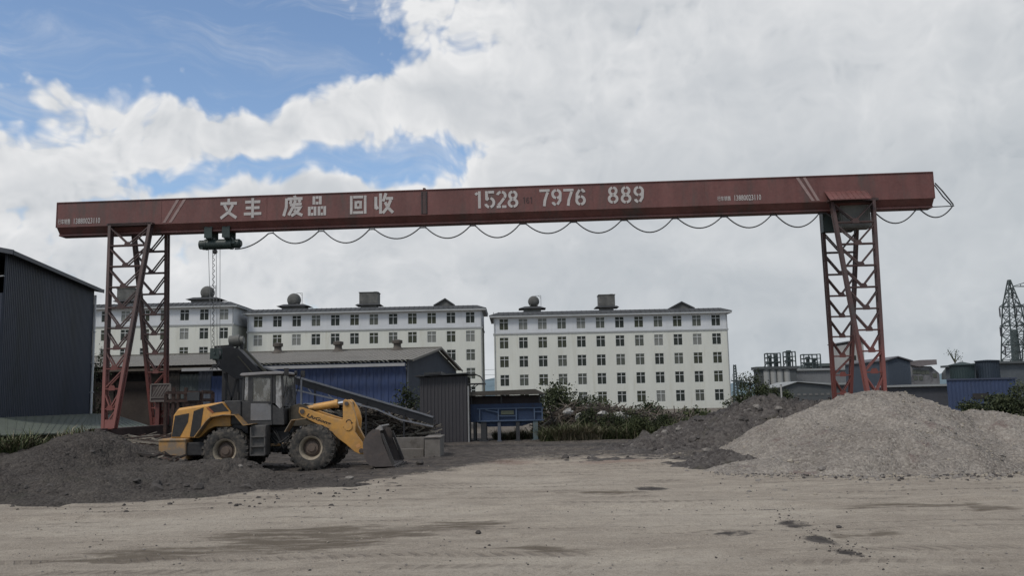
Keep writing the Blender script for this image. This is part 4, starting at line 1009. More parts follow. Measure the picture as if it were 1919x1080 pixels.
def block(label, Y, pxl, pxr, pyc, rows, col0, dcol, ncol, ytop, yeave, yband, depth, first=0, seed=1):
    """everything in survey pixels taken along the facade's middle column"""
    s = Y/F_PX; xc = (pxl+pxr)/2 if first == 0 else pxr
    z = lambda y, x=xc: P(x, y, Y).z
    x0 = P(pxl, pyc, Y).x; x1 = P(pxr, pyc, Y).x
    xr = lambda px, y: P(px, y, Y).x
    zt, ze, zb = z(ytop), z(yeave), z(yband)
    root = thing('apartment_block', ((x0+x1)/2, Y, -.3), label, 'apartment block')
    wd, ht = 16.6*s, 20.8*s
    wins = []
    for ri, ry in enumerate(rows):
        for c in range(first, ncol):
            wx = P(col0 + c*dcol, pyc, Y).x; wz = z(ry)
            wins.append((wx-wd/2, wx+wd/2, wz-ht/2, wz+ht/2))
    zl = -.5
    m = MB(); facade(m, x0, x1, zb, ze, Y, wins)
    m.quad((x1, Y, zb), (x1, Y+depth, zb), (x1, Y+depth, ze), (x1, Y, ze)); m.quad((x0, Y, zb), (x0, Y, ze), (x0, Y+depth, ze), (x0, Y+depth, zb)); m.quad((x0, Y+depth, zb), (x0, Y+depth, ze), (x1, Y+depth, ze), (x1, Y+depth, zb))
    m.build('upper_wall', WHITEW, root)
    m = MB(); facade(m, x0, x1, zl, zb, Y, wins)
    m.quad((x1, Y, zl), (x1, Y+depth, zl), (x1, Y+depth, zb), (x1, Y, zb)); m.quad((x0, Y, zl), (x0, Y, zb), (x0, Y+depth, zb), (x0, Y+depth, zl)); m.quad((x0, Y+depth, zl), (x0, Y+depth, zb), (x1, Y+depth, zb), (x1, Y+depth, zl))
    m.build('lower_wall', CREAMW, root)
    m = MB(); m.bx(x0-.12, x1+.12, Y-.12, Y-.005, zb-.14, zb+.12); m.bx(x1+.005, x1+.12, Y-.005, Y+depth, zb-.14, zb+.12); m.bx(x0-.12, x0-.005, Y-.005, Y+depth, zb-.14, zb+.12)
    m.build('storey_band', BANDW, root)
    ov = .75
    m = MB(); m.bx(x0-ov, x1+ov, Y-ov, Y+depth+ov, ze, ze+.38); m.build('eaves_fascia', M('fascia_pale', (.36, .37, .37), .8, .1, .5), root)
    m = MB(); a = .9; zz = ze+.381
    B4 = [(x0-ov-.1, Y-ov-.1, zz), (x1+ov+.1, Y-ov-.1, zz), (x1+ov+.1, Y+depth+ov+.1, zz), (x0-ov-.1, Y+depth+ov+.1, zz)]
    T4 = [(x0+a, Y+a, zt), (x1-a, Y+a, zt), (x1-a, Y+depth-a, zt), (x0+a, Y+depth-a, zt)]
    m.add(B4+T4, [(0, 1, 5, 4), (1, 2, 6, 5), (2, 3, 7, 6), (3, 0, 4, 7), (4, 5, 6, 7), (3, 2, 1, 0)])
    for k in range(int((x1-x0)/.9)): m.bar((x0+k*.9, Y-ov-.1+.02, zz+.05), (x0+k*.9+.0, Y+a-.1, zt+.0), .10, .06)
    m.build('roof', TILE, root)
    rr = random.Random(seed)
    for (a_, b_, c_, d_) in wins: add_window(root, wd, ht, ((a_+b_)/2, Y+.10, (c_+d_)/2), rr.choices((0, 1, 2, 3), (6, 5, 1.8, 3))[0])
    for px in (pxl+1.5, pxr-1.5): m = MB(); m.cyl((P(px, pyc, Y).x, Y-.1, zl), (P(px, pyc, Y).x, Y-.1, ze), .06, 6); m.build('downpipe', BANDW, root)
    return root, zt, x0, x1
def px_of(pxl, y, Y): return P(pxl, y, Y)
B3, zt3, _, _ = block('cream apartment block to the right, standing free behind the bushes', 160, 926.5, 1367, 680, (604.6, 639.5, 674.7, 709.7, 744.7), 945.5, 36.35, 12, 580.5, 591.5, 622, 12, seed=5)
B2, zt2, _, _ = block('cream apartment block in the middle behind the long blue-fronted shed', 160, 462.5, 904, 660, (599.5, 634.6, 669.6, 704.6, 739.6), 482.8, 36.3, 12, 575.5, 586.3, 618.5, 12, seed=9)
B1, zt1, _, _ = block('pinkish white apartment block nearest the left crane leg', 157, 437-37*12+18, 437, 640, (589, 624.3, 659.7, 695, 730), 418.7-37*11, 37, 12, 564.5, 575.7, 608, 12, first=5, seed=14)
def rooftop(Y, zroof, stair, tankpx, sq, dorm, who):
    d = 5.0; Yt = Y+d
    def bxp(m, xa, xb, ya, yb, dy, zlow=None):
        a = P(xa, ya, Yt); b = P(xb, yb, Yt); m.bx(a.x, b.x, Yt, Yt+dy, zlow if zlow is not None else b.z, a.z)
    xa, xb, ya, yb = stair
    r_ = thing('stair_house', (P((xa+xb)/2, ya, Yt).x, Yt+1.5, zroof-.05), f'small roof house under the round tank on the {who} block', 'roof house')
    m = MB(); bxp(m, xa+4, xb-4, ya, yb, 3, zroof-.05); m.build('wall', CONC, r_)
    m = MB(); a = P(xa-5, ya+3, Yt); b = P(xb+5, ya+3, Yt); zc_ = P(xa, ya-1.5, Yt).z
    m.add([(a.x, Yt-.6, a.z), (b.x, Yt-.6, a.z), (b.x, Yt+3.6, a.z), (a.x, Yt+3.6, a.z), (a.x+1.2, Yt+.3, zc_), (b.x-1.2, Yt+.3, zc_), (b.x-1.2, Yt+2.7, zc_), (a.x+1.2, Yt+2.7, zc_)], [(0, 1, 5, 4), (1, 2, 6, 5), (2, 3, 7, 6), (3, 0, 4, 7), (4, 5, 6, 7), (3, 2, 1, 0)]); m.build('roof', TILE, r_)
    xa, xb, ya, yb = tankpx
    c0 = P((xa+xb)/2, (ya+yb)/2, Yt+.4); rad = (xb-xa)/2*(Yt/F_PX); rz = (yb-ya)/2*(Yt/F_PX)
    tk = thing('water_tank', (c0.x, Yt+1.3, zc_), f'dark round water tank on the roof of the {who} block', 'water tank', 'round roof tanks')
    m = MB(); pts = []
    for i in range(13): 
        a = -PI/2+PI*i/12; pts.append((max(.001, rad*math.cos(a)**.6 if abs(i-6) < 6 else .001), 1.1*math.sin(a)))
    m.lathe(pts, (c0.x, Yt+1.3, c0.z), 'Y', 24); m.build('vessel', TANKM, tk, smooth=True)
    m = MB(); m.bx(c0.x-rad*.7, c0.x-rad*.5, Yt+.4, Yt+2.2, zc_+.002, c0.z-rad*.6); m.bx(c0.x+rad*.5, c0.x+rad*.7, Yt+.4, Yt+2.2, zc_+.002, c0.z-rad*.6)
    m.build('cradle', CONC, tk)
    m = MB(); xx = c0.x+rad+.3; zt_ = c0.z+rad*1.0
    m.bar((xx, Yt+1, zc_), (xx, Yt+1, zt_), .07); m.bar((xx, Yt+1, zt_), (xx-1.1, Yt+1, zt_-.02), .06); m.bar((xx, Yt+1, zt_-.5), (xx-.5, Yt+1, zt_), .05); m.build('pipe_frame', DKSTEEL, tk)
    xa, xb, ya, yb = sq
    pb = thing('tank_plinth', (P((xa+xb)/2, yb, Yt).x, Yt+1.5, zroof-.05), f'flared dark plinth under the square tank of the {who} block', 'plinth')
    m = MB(); a = P(xa-7, yb+1, Yt); b = P(xb+7, yb+1, Yt); zp = P(xa, yb, Yt).z
    m.add([(a.x, Yt-.4, zp-.25), (b.x, Yt-.4, zp-.25), (b.x, Yt+3.4, zp-.25), (a.x, Yt+3.4, zp-.25), (a.x+.4, Yt-.1, zp), (b.x-.4, Yt-.1, zp), (b.x-.4, Yt+3.1, zp), (a.x+.4, Yt+3.1, zp)], [(0, 1, 5, 4), (1, 2, 6, 5), (2, 3, 7, 6), (3, 0, 4, 7), (4, 5, 6, 7), (3, 2, 1, 0)]); m.build('slab', TILE, pb)
    m = MB(); m.bx(a.x+1.0, b.x-1.0, Yt+.3, Yt+2.7, zroof-.05, zp-.25); m.build('stem', CONC, pb)
    sqt = thing('square_tank', (P((xa+xb)/2, yb, Yt).x, Yt+1.5, zp), f'square grey concrete tank on the {who} block', 'water tank', 'square roof tanks')
    m = MB(); a = P(xa, ya, Yt); b = P(xb, yb, Yt); m.bx(a.x, b.x, Yt+.05, Yt+3.0, zp+.002, a.z); m.build('vessel', TANKM, sqt, bevel=.08)
    m = MB(); m.bx(a.x-.08, b.x+.08, Yt-.03, Yt+3.08, a.z, a.z+.14); m.bx(b.x-.9, b.x-.3, Yt+.5, Yt+1.1, a.z+.14, a.z+.25); m.build('lid', CONC, sqt)
    if dorm:
        xa, xb, xm, ya, yb = dorm
        dm = thing('roof_gable', (P(xm, yb, Yt).x, Yt, zroof-.05), f'small dark gable on the roof edge of the {who} block', 'roof gable')
        a = P(xa, yb, Yt-3); b = P(xb, yb-1, Yt-3); t_ = P(xm, ya, Yt-3); zb_ = zroof-.4
        m = MB(); m.prism([(a.x+.5, zb_), (b.x-.5, zb_), (b.x-.5, b.z), (t_.x, t_.z-.3), (a.x+.5, a.z)], Yt-2.9, Yt+2); m.build('wall', CONC, dm)
        m = MB(); m.prism([(a.x, a.z-.1), (t_.x, t_.z), (t_.x, t_.z-.28), (a.x+.1, a.z-.35)], Yt-3.2, Yt+2.2); m.prism([(t_.x+.002, t_.z), (b.x, b.z-.1), (b.x-.1, b.z-.35), (t_.x+.002, t_.z-.28)], Yt-3.2, Yt+2.2); m.build('roof', TILE, dm)
rooftop(160, zt3, (977, 1018, 576, 583), (989.5, 1011, 553.5, 575.5), (1122, 1153, 553.5, 574), (1253, 1302, 1277, 565, 577), 'right')
rooftop(160, zt2, (524, 575, 572, 580), (536, 562, 550.5, 573), (673, 708, 549, 570), (812, 852, 834, 559, 571), 'middle')
rooftop(157, zt1, (354, 411, 559, 567), (373, 399, 537, 559), (219, 252, 542, 563), None, 'left')

# ================================================================== dark warehouse and green lean-to roof
NAVY = M('warehouse_navy', (.038, .045, .062), .55, .12, .5, col2=(.030, .035, .042), c2=(.45, .7), c2scale=.4, stretch=(1, 1, .25))
def corrug(mb, o, u, length, z0f, z1f, nrm, pitch=.2, depth=.035, start=0.0):
    o = Vector(o); u = Vector(u); nrm = Vector(nrm); pts = []; x = 0.0
    while x < length:
        for dx, dd in ((0, 0), (.38*pitch, 0), (.5*pitch, depth), (.88*pitch, depth)):
            if x+dx <= length: pts.append((x+dx, dd))
        x += pitch
    pts.append((length, 0)); vs = []
    for a, dd in pts:
        q = o + u*a + nrm*dd; vs += [(q.x, q.y, z0f(a)), (q.x, q.y, z1f(a))]
    mb.add(vs, [(2*i, 2*i+2, 2*i+3, 2*i+1) for i in range(len(pts)-1)])
w1 = P(9, 500, 40.4); w2 = P(175.5, 560, 54.0); wu = Vector((w2.x-w1.x, w2.y-w1.y, 0)); WL = wu.length; wu.normalize(); wn = Vector((wu.y, -wu.x, 0))
ZE = (P(10, 472, 40.4).z + P(176, 545, 54).z)/2
wh = thing('warehouse', (w1.x, w1.y, 0), 'dark navy corrugated steel warehouse cut off by the left frame edge', 'warehouse')
m = MB(); corrug(m, (w1.x, w1.y, 0), wu, WL, lambda a: 0, lambda a: ZE, wn, .22, .04)
m.build('long_wall', NAVY, wh)
m = MB(); gw = 16.0; nl = -wn
corrug(m, Vector((w1.x, w1.y, 0))+nl*gw, -nl, gw, lambda a: 0, lambda a: (ZE-1.9 if a > gw-2.0 else ZE-.2+1.6*(1-abs(a/gw-.5)*2)), -wu, .22, .04)
corrug(m, Vector((w2.x, w2.y, 0)), nl, gw, lambda a: 0, lambda a: ZE-.02+1.6*(1-abs(a/gw-.5)*2), wu, .22, .04)
corrug(m, Vector((w1.x, w1.y, 0))+nl*gw, wu, WL, lambda a: 0, lambda a: ZE-.02, nl, .22, .04)
m.build('end_wall', NAVY, wh)
m = MB(); ov = .45
a = Vector((w1.x, w1.y, 0)) - wu*.3 + wn*ov; b = Vector((w2.x, w2.y, 0)) + wu*.5 + wn*ov; rg = nl*(gw/2+ov)
for (p, q, s_) in ((a, b, 1),):
    z0_, z1_ = ZE+.02, ZE+1.65
    for off in (0, -.08):
        m.quad(p+Vector((0, 0, z0_+off)), q+Vector((0, 0, z0_+off)), q+rg+Vector((0, 0, z1_+off)), p+rg+Vector((0, 0, z1_+off)))
        m.quad(p+rg+Vector((0, 0, z1_+off)), q+rg+Vector((0, 0, z1_+off)), q+rg*2+Vector((0, 0, z0_+off)), p+rg*2+Vector((0, 0, z0_+off)))
    m.bar(p+Vector((0, 0, z0_-.06)), q+Vector((0, 0, z0_-.06)), .05, .2)
    m.bar(q+Vector((0, 0, z0_-.04)), q+rg+Vector((0, 0, z1_-.04)), .06, .22); m.bar(p+Vector((0, 0, z0_-.04)), p+rg+Vector((0, 0, z1_-.04)), .06, .22)
m.build('roof', M('warehouse_roof', (.06, .065, .075), .6, .15, .6), wh)
m = MB(); d0_ = Vector((w2.x, w2.y, 0)) + wn*.14 - wu*.12; m.cyl(d0_ + Vector((0, 0, 1.9)), d0_ + Vector((0, 0, ZE-.35)), .075, 8)
for zz in (3.2, 5.0, 6.9): m.box(d0_+Vector((0, 0, zz)), (.2, .2, .05))
m.build('downpipe', M('pipe_white', (.50, .50, .50), .5, .1, 1), wh)
m = MB(); m.bar(Vector((w1.x, w1.y, ZE-.1)) + nl*1.9 - wu*.04, Vector((w1.x, w1.y, ZE-1.9)) + nl*1.9 - wu*.04, .12); m.bar(Vector((w1.x, w1.y, ZE-1.1)) - wu*.04, Vector((w1.x, w1.y, ZE-1.35)) + nl*1.9 - wu*.04, .15, .05); m.build('opening_frame', BANDW, wh)
GREEN = M('sheet_green', (.075, .088, .070), .7, .12, .5, col2=(.06, .062, .055), c2=(.5, .75), c2scale=.8)
lt = thing('lean_to_roof', (P(0, 816, 35.6).x, 35.6, 0), 'low pale green sheet roof sloping down in front of the navy warehouse', 'sheet roof')
U0 = w1 + Vector((0, 0, 0)); U0 = Vector((w1.x, w1.y, 1.88)) + wn*.08 - wu*3.0
U1 = Vector((w2.x, w2.y, 1.9)) + wn*.08; U2 = P(216, 778, 54.5)
L0 = P(-30, 817, 35.0); L1 = P(142, 811.5, 38.6); L2 = P(287, 801, 44.5)
m = MB()
def strip(ups, los, n_, thick):
    U_ = []; L_ = []
    for k in range(n_+1):
        f = k/n_; seg = f*(len(ups)-1); i = min(int(seg), len(ups)-2); g_ = seg-i
        U_.append(ups[i].lerp(ups[i+1], g_)); L_.append(los[i].lerp(los[i+1], g_))
    for k in range(n_):
        for dz in (0, -thick):
            m.quad(U_[k]+Vector((0, 0, dz)), L_[k]+Vector((0, 0, dz)), L_[k+1]+Vector((0, 0, dz)), U_[k+1]+Vector((0, 0, dz)))
        m.quad(L_[k], L_[k]-Vector((0, 0, thick)), L_[k+1]-Vector((0, 0, thick)), L_[k+1])
        m.bar(U_[k]+Vector((0, 0, .012)), L_[k]+Vector((0, 0, .012)), .04, .02)
    return U_, L_
strip([U0, U1, U2], [L0, L1, L2], 26, .05)
m.build('roof_sheet', GREEN, lt)
m = MB()
for f in (.06, .2, .34, .48):
    q = L0.lerp(L2, f); m.bx(q.x-.45, q.x-.35, q.y+.02, q.y+.12, -.1, q.z-.06)
m.build('post', CONC, lt)
m = MB(); m.quad(L0 + Vector((-.3, 1.2, -2)), L2 + Vector((-.9, .3, -2)), L2 + Vector((-.9, .3, -.1)), L0 + Vector((-.3, 1.2, -.1)))
m.build('back_wall', M('plinth_grey', (.09, .09, .082), .85, .25, .8), lt)

# ================================================================== long shed
ROOFB = M('shed_roof', (.150, .140, .122), .75, .10, .4, col2=(.11, .10, .085), c2=(.5, .75), c2scale=.5)
BLUEP = M('panel_blue', (.042, .064, .145), .5, .10, .6, col2=(.03, .04, .09), c2=(.55, .8), c2scale=.7, dust=((.06, .065, .08), .3))
GREYG = M('gable_grey', (.085, .095, .115), .6, .1, .6)
BRICK = M('brick_brown', (.046, .036, .031), .9, .25, 1.0, col2=(.04, .034, .03), c2=(.5, .7), c2scale=.8)
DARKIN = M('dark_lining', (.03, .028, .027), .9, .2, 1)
ca = R(4.6); SU = Vector((-math.cos(ca), math.sin(ca), 0)); SV = Vector((math.sin(ca), math.cos(ca), 0))
C0 = P(764, 672, 60.0); C0 = Vector((C0.x, 60.0, 0)); SZE, SZR, SD, SL = P(764, 673, 60).z, P(812, 653, 71.4).z, 22.8, 36.0
def S(u, t_, z): q = C0 + SU*u + SV*t_; return Vector((q.x, q.y, z))
sh = thing('long_shed', C0, 'long blue-fronted shed with brownish grey sheet roof and roof vents', 'shed')
m = MB(); nst = 90
for k in range(nst):
    u0_, u1_ = -.5 + (SL+1)*k/nst, -.5 + (SL+1)*(k+1)/nst; um_ = u0_ + (u1_-u0_)*.12
    for (ta, za, tb, zb_) in ((-.7, SZE-.08, SD/2, SZR), (SD/2, SZR, SD+.7, SZE-.08)):
        m.quad(S(u0_, ta, za+.04), S(u0_, tb, zb_+.04), S(um_, tb, zb_+.04), S(um_, ta, za+.04))
        m.quad(S(um_, ta, za), S(um_, tb, zb_), S(u1_, tb, zb_), S(u1_, ta, za))
m.bar(S(-.5, SD/2, SZR+.06), S(SL+.5, SD/2, SZR+.06), .35, .08)
m.bar(S(-.5, -.7, SZE-.12), S(-.5, SD/2, SZR-.04), .06, .16); m.bar(S(-.5, SD/2, SZR-.04), S(-.5, SD+.7, SZE-.12), .06, .16)
roof_ = m.build('roof', ROOFB, sh)
for px in (520, 636, 748):
    m = MB(); c = None
    uu = (P(px, 655, 71.4) - S(0, SD/2, 0)).dot(SU); q = S(uu, SD/2-.9, SZR-.05)
    m.lathe([(.55, -.1), (.3, .18), (.3, .42), (.42, .46), (.42, .70), (.1, .78), (0, .78)], q, 'Z', 12); m.build('roof_vent', M('vent_brown', (.07, .06, .05), .7, .2, 2), roof_, sharp=30)
m = MB(); m.prism_axis([(0, 0), (SD, 0), (SD, SZE-.15), (SD/2, SZR-.08), (0, SZE-.15)], S(0, 0, 0), SV, (0, 0, 1), SU*.08)
for k in range(1, 60): m.bar(S(-.012, SD*k/60, 0), S(-.012, SD*k/60, SZE-.2 + (SZR-SZE)*(1-abs(k/30-1))), .05, .02, SV)
m.build('gable_wall', GREYG, sh)
m = MB(); m.bar(S(0, -.95, SZE-.42), S(15.5, -.95, SZE-.42), .22, .20); m.bar(S(0.0, -.98, SZE-.50), S(15.5, -.98, SZE-.50), .10, .06); m.build('gutter', M('gutter_pale', (.30, .30, .30), .6, .12, 1), sh)
zo = P(640, 757, 60).z
def SX(px, y=740, t_=0.0):
    d = ray(px, y); o_ = Vector((0, 0, CAM_H)); k = ((C0 + SV*t_ - o_).dot(SV))/d.dot(SV); return (o_ + d*k - C0).dot(SU)
m = MB()
ub0, ub1, uc0 = .12, SX(470), SX(706)
corrug(m, S(uc0, -.02, 0), SU, ub1-uc0, lambda a: zo, lambda a: SZE-.2, -SV, .5, .05); corrug(m, S(ub0, -.02, 0), SU, uc0-ub0, lambda a: 0, lambda a: SZE-.2, -SV, .5, .05)
pass
m.build('blue_cladding', BLUEP, sh)
m = MB(); m.bar(S(uc0, -.15, zo), S(SX(570), -.15, zo), .12, .16); m.bar(S(uc0, -.15, 0), S(uc0, -.15, zo), .12); m.bar(S(uc0+.1, -.2, zo-.4), S(uc0+.8, -.2, zo-1.6), .09); m.build('door_frame', M('frame_pale', (.2, .21, .23), .6, .1, 1), sh)
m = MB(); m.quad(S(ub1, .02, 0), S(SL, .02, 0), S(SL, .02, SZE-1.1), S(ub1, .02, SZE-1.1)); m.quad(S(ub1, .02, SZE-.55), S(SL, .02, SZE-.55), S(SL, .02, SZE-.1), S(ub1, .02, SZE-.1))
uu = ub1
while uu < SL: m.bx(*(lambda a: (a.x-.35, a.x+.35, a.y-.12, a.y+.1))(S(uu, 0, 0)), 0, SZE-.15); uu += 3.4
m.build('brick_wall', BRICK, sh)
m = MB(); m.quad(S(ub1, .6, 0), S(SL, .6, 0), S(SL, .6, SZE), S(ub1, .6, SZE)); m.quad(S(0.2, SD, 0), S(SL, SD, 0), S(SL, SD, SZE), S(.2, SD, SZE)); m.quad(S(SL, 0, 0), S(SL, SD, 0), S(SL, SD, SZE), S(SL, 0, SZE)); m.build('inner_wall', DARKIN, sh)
m = MB(); m.bar(S(ub1, -.8, SZE-.35), S(SL, -.8, SZE-.35), .3, .16); m.build('eaves_beam', M('beam_brown', (.10, .085, .07), .8, .2, 1), sh)
for a_, b_, c_, d_, mt_ in ((337, 372, 702, 748, M('sheet_teal', (.075, .088, .088), .6, .1, .8)), (372, 398, 690, 760, GREYG), (390, 420, 706, 762, BLUEP), (310, 336, 700, 756, M('sheet_brown', (.07, .062, .055), .8, .2, 1))):
    u0_, u1_ = SX(b_, 720, -.2), SX(a_, 720, -.2); z1_ = P(a_, c_, 61).z; z0_ = P(a_, d_, 61).z
    m = MB(); corrug(m, S(u0_, -.2, 0), SU, u1_-u0_, lambda a: max(0, z0_), lambda a: z1_, -SV, .3, .03); m.build('wall_sheet', mt_, sh)
# ================================================================== dark cabin, blue hopper stand, trough
CHAR = M('cabin_charcoal', (.047, .045, .049), .6, .10, .8, col2=(.06, .055, .055), c2=(.5, .75), c2scale=.6, stretch=(1, 1, .3))
YC = 47.0
a = P(787, 706, YC); b = P(876, 828, YC); xa_, xb_ = P(788, 770, YC).x, P(876.5, 770, YC).x; zt_ = P(830, 706, YC).z
cabn = thing('weigh_cabin', ((xa_+xb_)/2, YC, 0), 'tall dark grey corrugated cabin between the conveyor and the blue hopper', 'cabin')
m = MB(); corrug(m, (xa_, YC, 0), (1, 0, 0), xb_-xa_, lambda q: -.05, lambda q: zt_, (0, -1, 0), .19, .03); corrug(m, (xb_, YC, 0), (0, 1, 0), 3, lambda q: -.05, lambda q: zt_-.05, (1, 0, 0), .19, .03); corrug(m, (xa_, YC+3, 0), (0, -1, 0), 3, lambda q: -.05, lambda q: zt_-.05, (-1, 0, 0), .19, .03); corrug(m, (xb_, YC+3, 0), (-1, 0, 0), xb_-xa_, lambda q: -.05, lambda q: zt_-.05, (0, 1, 0), .19, .03)
m.build('wall', CHAR, cabn)
m = MB(); m.prism_axis([(-.25, zt_+.0), (xb_-xa_+.05, zt_+.10), (xb_-xa_+.05, zt_+.17), (-.25, zt_+.07)], (xa_, YC-.3, 0), (1, 0, 0), (0, 0, 1), (0, 3.6, 0))
m.prism_axis([(.25, zt_+.08), (1.15, zt_+.12), (1.15, zt_+.24), (.25, zt_+.22)], (xa_, YC-.34, 0), (1, 0, 0), (0, 0, 1), (0, 3.6, 0)); m.build('roof', DKSTEEL, cabn)
m = MB(); crv = [(0, .10), (.35, .12), (.62, .0), (.80, -.24), (.86, -.42)]
for k in range(len(crv)-1):
    p, q = crv[k], crv[k+1]; m.prism_axis([p, q, (q[0]-.03, q[1]-.05), (p[0], p[1]-.05)], (xb_+.06, YC-.1, zt_), (1, 0, 0), (0, 0, 1), (0, 2.4, 0))
for yy in (YC-.05, YC+2.2): m.bar((xb_+.03, yy, zt_-.42), (xb_+.9, yy, zt_-.42), .05); m.bar((xb_+.03, yy, zt_-.75), (xb_+.5, yy, zt_-.42), .04)
m.build('awning', DKSTEEL, cabn)
m = MB(); m.cyl((xb_+.05, YC-.06, 0), (xb_+.05, YC-.06, P(877, 724, YC).z), .04, 8); m.build('downpipe', M('pipe_pale', (.26, .26, .26), .6, .1, 1), cabn)
BLUEM = M('machine_blue', (.022, .040, .085), .6, .18, 1.2, col2=(.03, .035, .05), c2=(.5, .75), c2scale=1.5)
BLUEL = M('machine_blue_pale', (.055, .085, .14), .6, .15, 1.5, col2=(.08, .09, .11), c2=(.5, .75), c2scale=3)
TEAL = M('leg_teal', (.085, .115, .125), .7, .2, 2, col2=(.12, .11, .09), c2=(.5, .7), c2scale=3)
YB = 47.6
def bX(px): return P(px, 780, YB).x
def bZ(py, px=950): return P(px, py, YB).z
hop = thing('hopper_stand', ((bX(878)+bX(1022))/2, YB, 0), 'blue steel feeding hopper on legs under a brown sheet roof', 'hopper')
x0_, x1_ = bX(880), bX(1020)
m = MB(); m.bx(x0_+.05, x1_-.1, YB+.05, YB+1.6, bZ(791), bZ(757)); m.prism_axis([(x0_+.3, bZ(791)), (x1_-.4, bZ(791)), (x1_-1.2, bZ(800)), (x0_+1.0, bZ(800))], (0, YB+.2, 0), (1, 0, 0), (0, 0, 1), (0, 1.2, 0)); m.build('hopper_body', BLUEM, hop)
m = MB()
for z_ in (bZ(766), bZ(789)): m.bar((x0_+.4, YB-.02, z_), (x1_-.02, YB-.02, z_), .06)
for px in (899, 934, 967.5, 1001.5, 1016): m.bar((bX(px), YB-.025, bZ(767)), (bX(px), YB-.025, bZ(789)), .07)
m.bar((bX(1001), YB-.03, bZ(773.5)), (bX(1016), YB-.03, bZ(773.5)), .05); m.bar((bX(910), YB-.02, bZ(768)), (bX(933), YB-.02, bZ(773)), .05); m.bar((bX(935), YB-.02, bZ(780)), (bX(966), YB-.02, bZ(780)), .04)
m.build('front_frame', BLUEL, hop)
m = MB(); m.bx(bX(939), bX(963), YB-.005, YB+.04, bZ(777.5), bZ(770)); m.build('sight_panel', M('panel_olive', (.08, .09, .065), .6, .1, 1), hop)
for px, yb_, mt_, wd in ((935, 829, GREYG, .16), (970, 820, DKSTEEL, .2), (1003, 832, TEAL, .26), (889, 826, DKSTEEL, .14), (906, 826, DKSTEEL, .3)):
    m = MB(); m.bx(bX(px)-wd/2, bX(px)+wd/2, YB, YB+.18, .062, bZ(790)); m.bx(bX(px)-wd*.8, bX(px)+wd*.8, YB-.06, YB+.24, -.05, .06); m.build('leg', mt_, hop); m = MB(); m.bx(bX(px)-wd/2, bX(px)+wd/2, YB+1.4, YB+1.55, -.05, bZ(790)); m.build('leg', mt_, hop)
m = MB(); p0_ = bZ(742, 900); m.prism_axis([(x0_-.2, p0_), (bX(1024), p0_+.02), (bX(1004), bZ(733, 950)+.06), (x0_-.2, bZ(733, 950)-.02)], (0, YB-.5, 0), (1, 0, 0), (0, 0, 1), (0, 2.4, 0)); m.build('roof', M('hopper_roof', (.058, .052, .044), .8, .2, 1), hop)
m = MB(); m.bx(x0_, x1_-.25, YB+.3, YB+.4, bZ(758), p0_-.02); m.build('back_sheet', M('sheet_maroon', (.035, .028, .028), .8, .2, 1), hop)
for px in (884, 940, 1012):
    m = MB(); m.bx(bX(px)-.04, bX(px)+.04, YB+.0, YB+.08, bZ(757), p0_); m.build('roof_post', DKSTEEL, hop)
tr = thing('concrete_trough', (P(780, 840, 35.5).x, 35.5, 0), 'low worn concrete trough behind the loader bucket', 'trough')
CONCP = M('concrete_pale', (.14, .128, .115), .9, .18, 1.2, col2=(.09, .08, .07), c2=(.5, .7), c2scale=2)
q = P(735, 823, 36.6); q2 = P(822, 857, 34.7); zt_ = P(800, 822, 34.7).z
m = MB(); m.bx(P(796, 840, 34.7).x, P(825, 840, 34.7).x, 34.7, 36.6, -.1, zt_); m.bx(P(796, 840, 34.7).x-.03, P(825, 840, 34.7).x+.03, 34.66, 36.64, zt_, zt_+.05); m.build('end_wall', CONCP, tr, bevel=.02)
m = MB(); m.bx(P(725, 840, 36.4).x, P(795, 840, 36.4).x, 36.35, 36.6, -.1, zt_-.02); m.bx(P(725, 840, 36.4).x, P(795, 840, 35.6).x, 35.4, 35.55, -.1, zt_*.45); m.build('side_wall', CONCP, tr, bevel=.02)

# ================================================================== belt conveyor
CONV = M('conveyor_dark', (.022, .022, .024), .6, .3, 1.5, dust=((.05, .047, .044), .2))
CONVP = M('conveyor_rail', (.20, .20, .21), .5, .2, 2)
YV = 41.5
cv = thing('belt_conveyor', (P(640, 760, YV).x, YV, 0), 'long dark inclined belt conveyor rising behind the loader cab', 'conveyor')
def V(px, py, dy=0.0): return P(px, py, YV+dy) 
top = [(455, 679), (540, 704), (790, 777), (812, 784)]; low = [(455, 700), (540, 728), (705, 767), (750, 787), (812, 800)]
for dy in (-.45, .45):
    m = MB()
    for k in range(len(top)-1):
        t0_, t1_ = V(*top[k], dy), V(*top[k+1], dy); dz = Vector((0, 0, -.33))
        m.add([t0_, t1_, t1_+dz, t0_+dz, t0_+Vector((0, .04, 0)), t1_+Vector((0, .04, 0)), t1_+dz+Vector((0, .04, 0)), t0_+dz+Vector((0, .04, 0))], [(0, 1, 2, 3), (7, 6, 5, 4), (0, 4, 5, 1), (3, 2, 6, 7), (1, 5, 6, 2), (0, 3, 7, 4)])
    m.build('side_frame', CONV, cv)
    m = MB()
    for k in range(len(top)-1): m.bar(V(*top[k], dy-.03)+Vector((0, 0, .04)), V(*top[k+1], dy-.03)+Vector((0, 0, .04)), .07, .08)
    m.build('top_rail', CONVP if dy < 0 else CONV, cv)
    m = MB()
    for k in range(len(low)-1): m.bar(V(*low[k], dy-.03), V(*low[k+1], dy-.03), .06, .07)
    for f in (.15, .3, .45, .6, .75, .9):
        px = 540+f*250; m.bar(V(px, 704+f*73, dy)-Vector((0, 0, .35)), V(px+8, poly_y(low, px+8), dy), .04)
    m.build('lower_rail', CONVP if dy < 0 else CONV, cv)
m = MB()
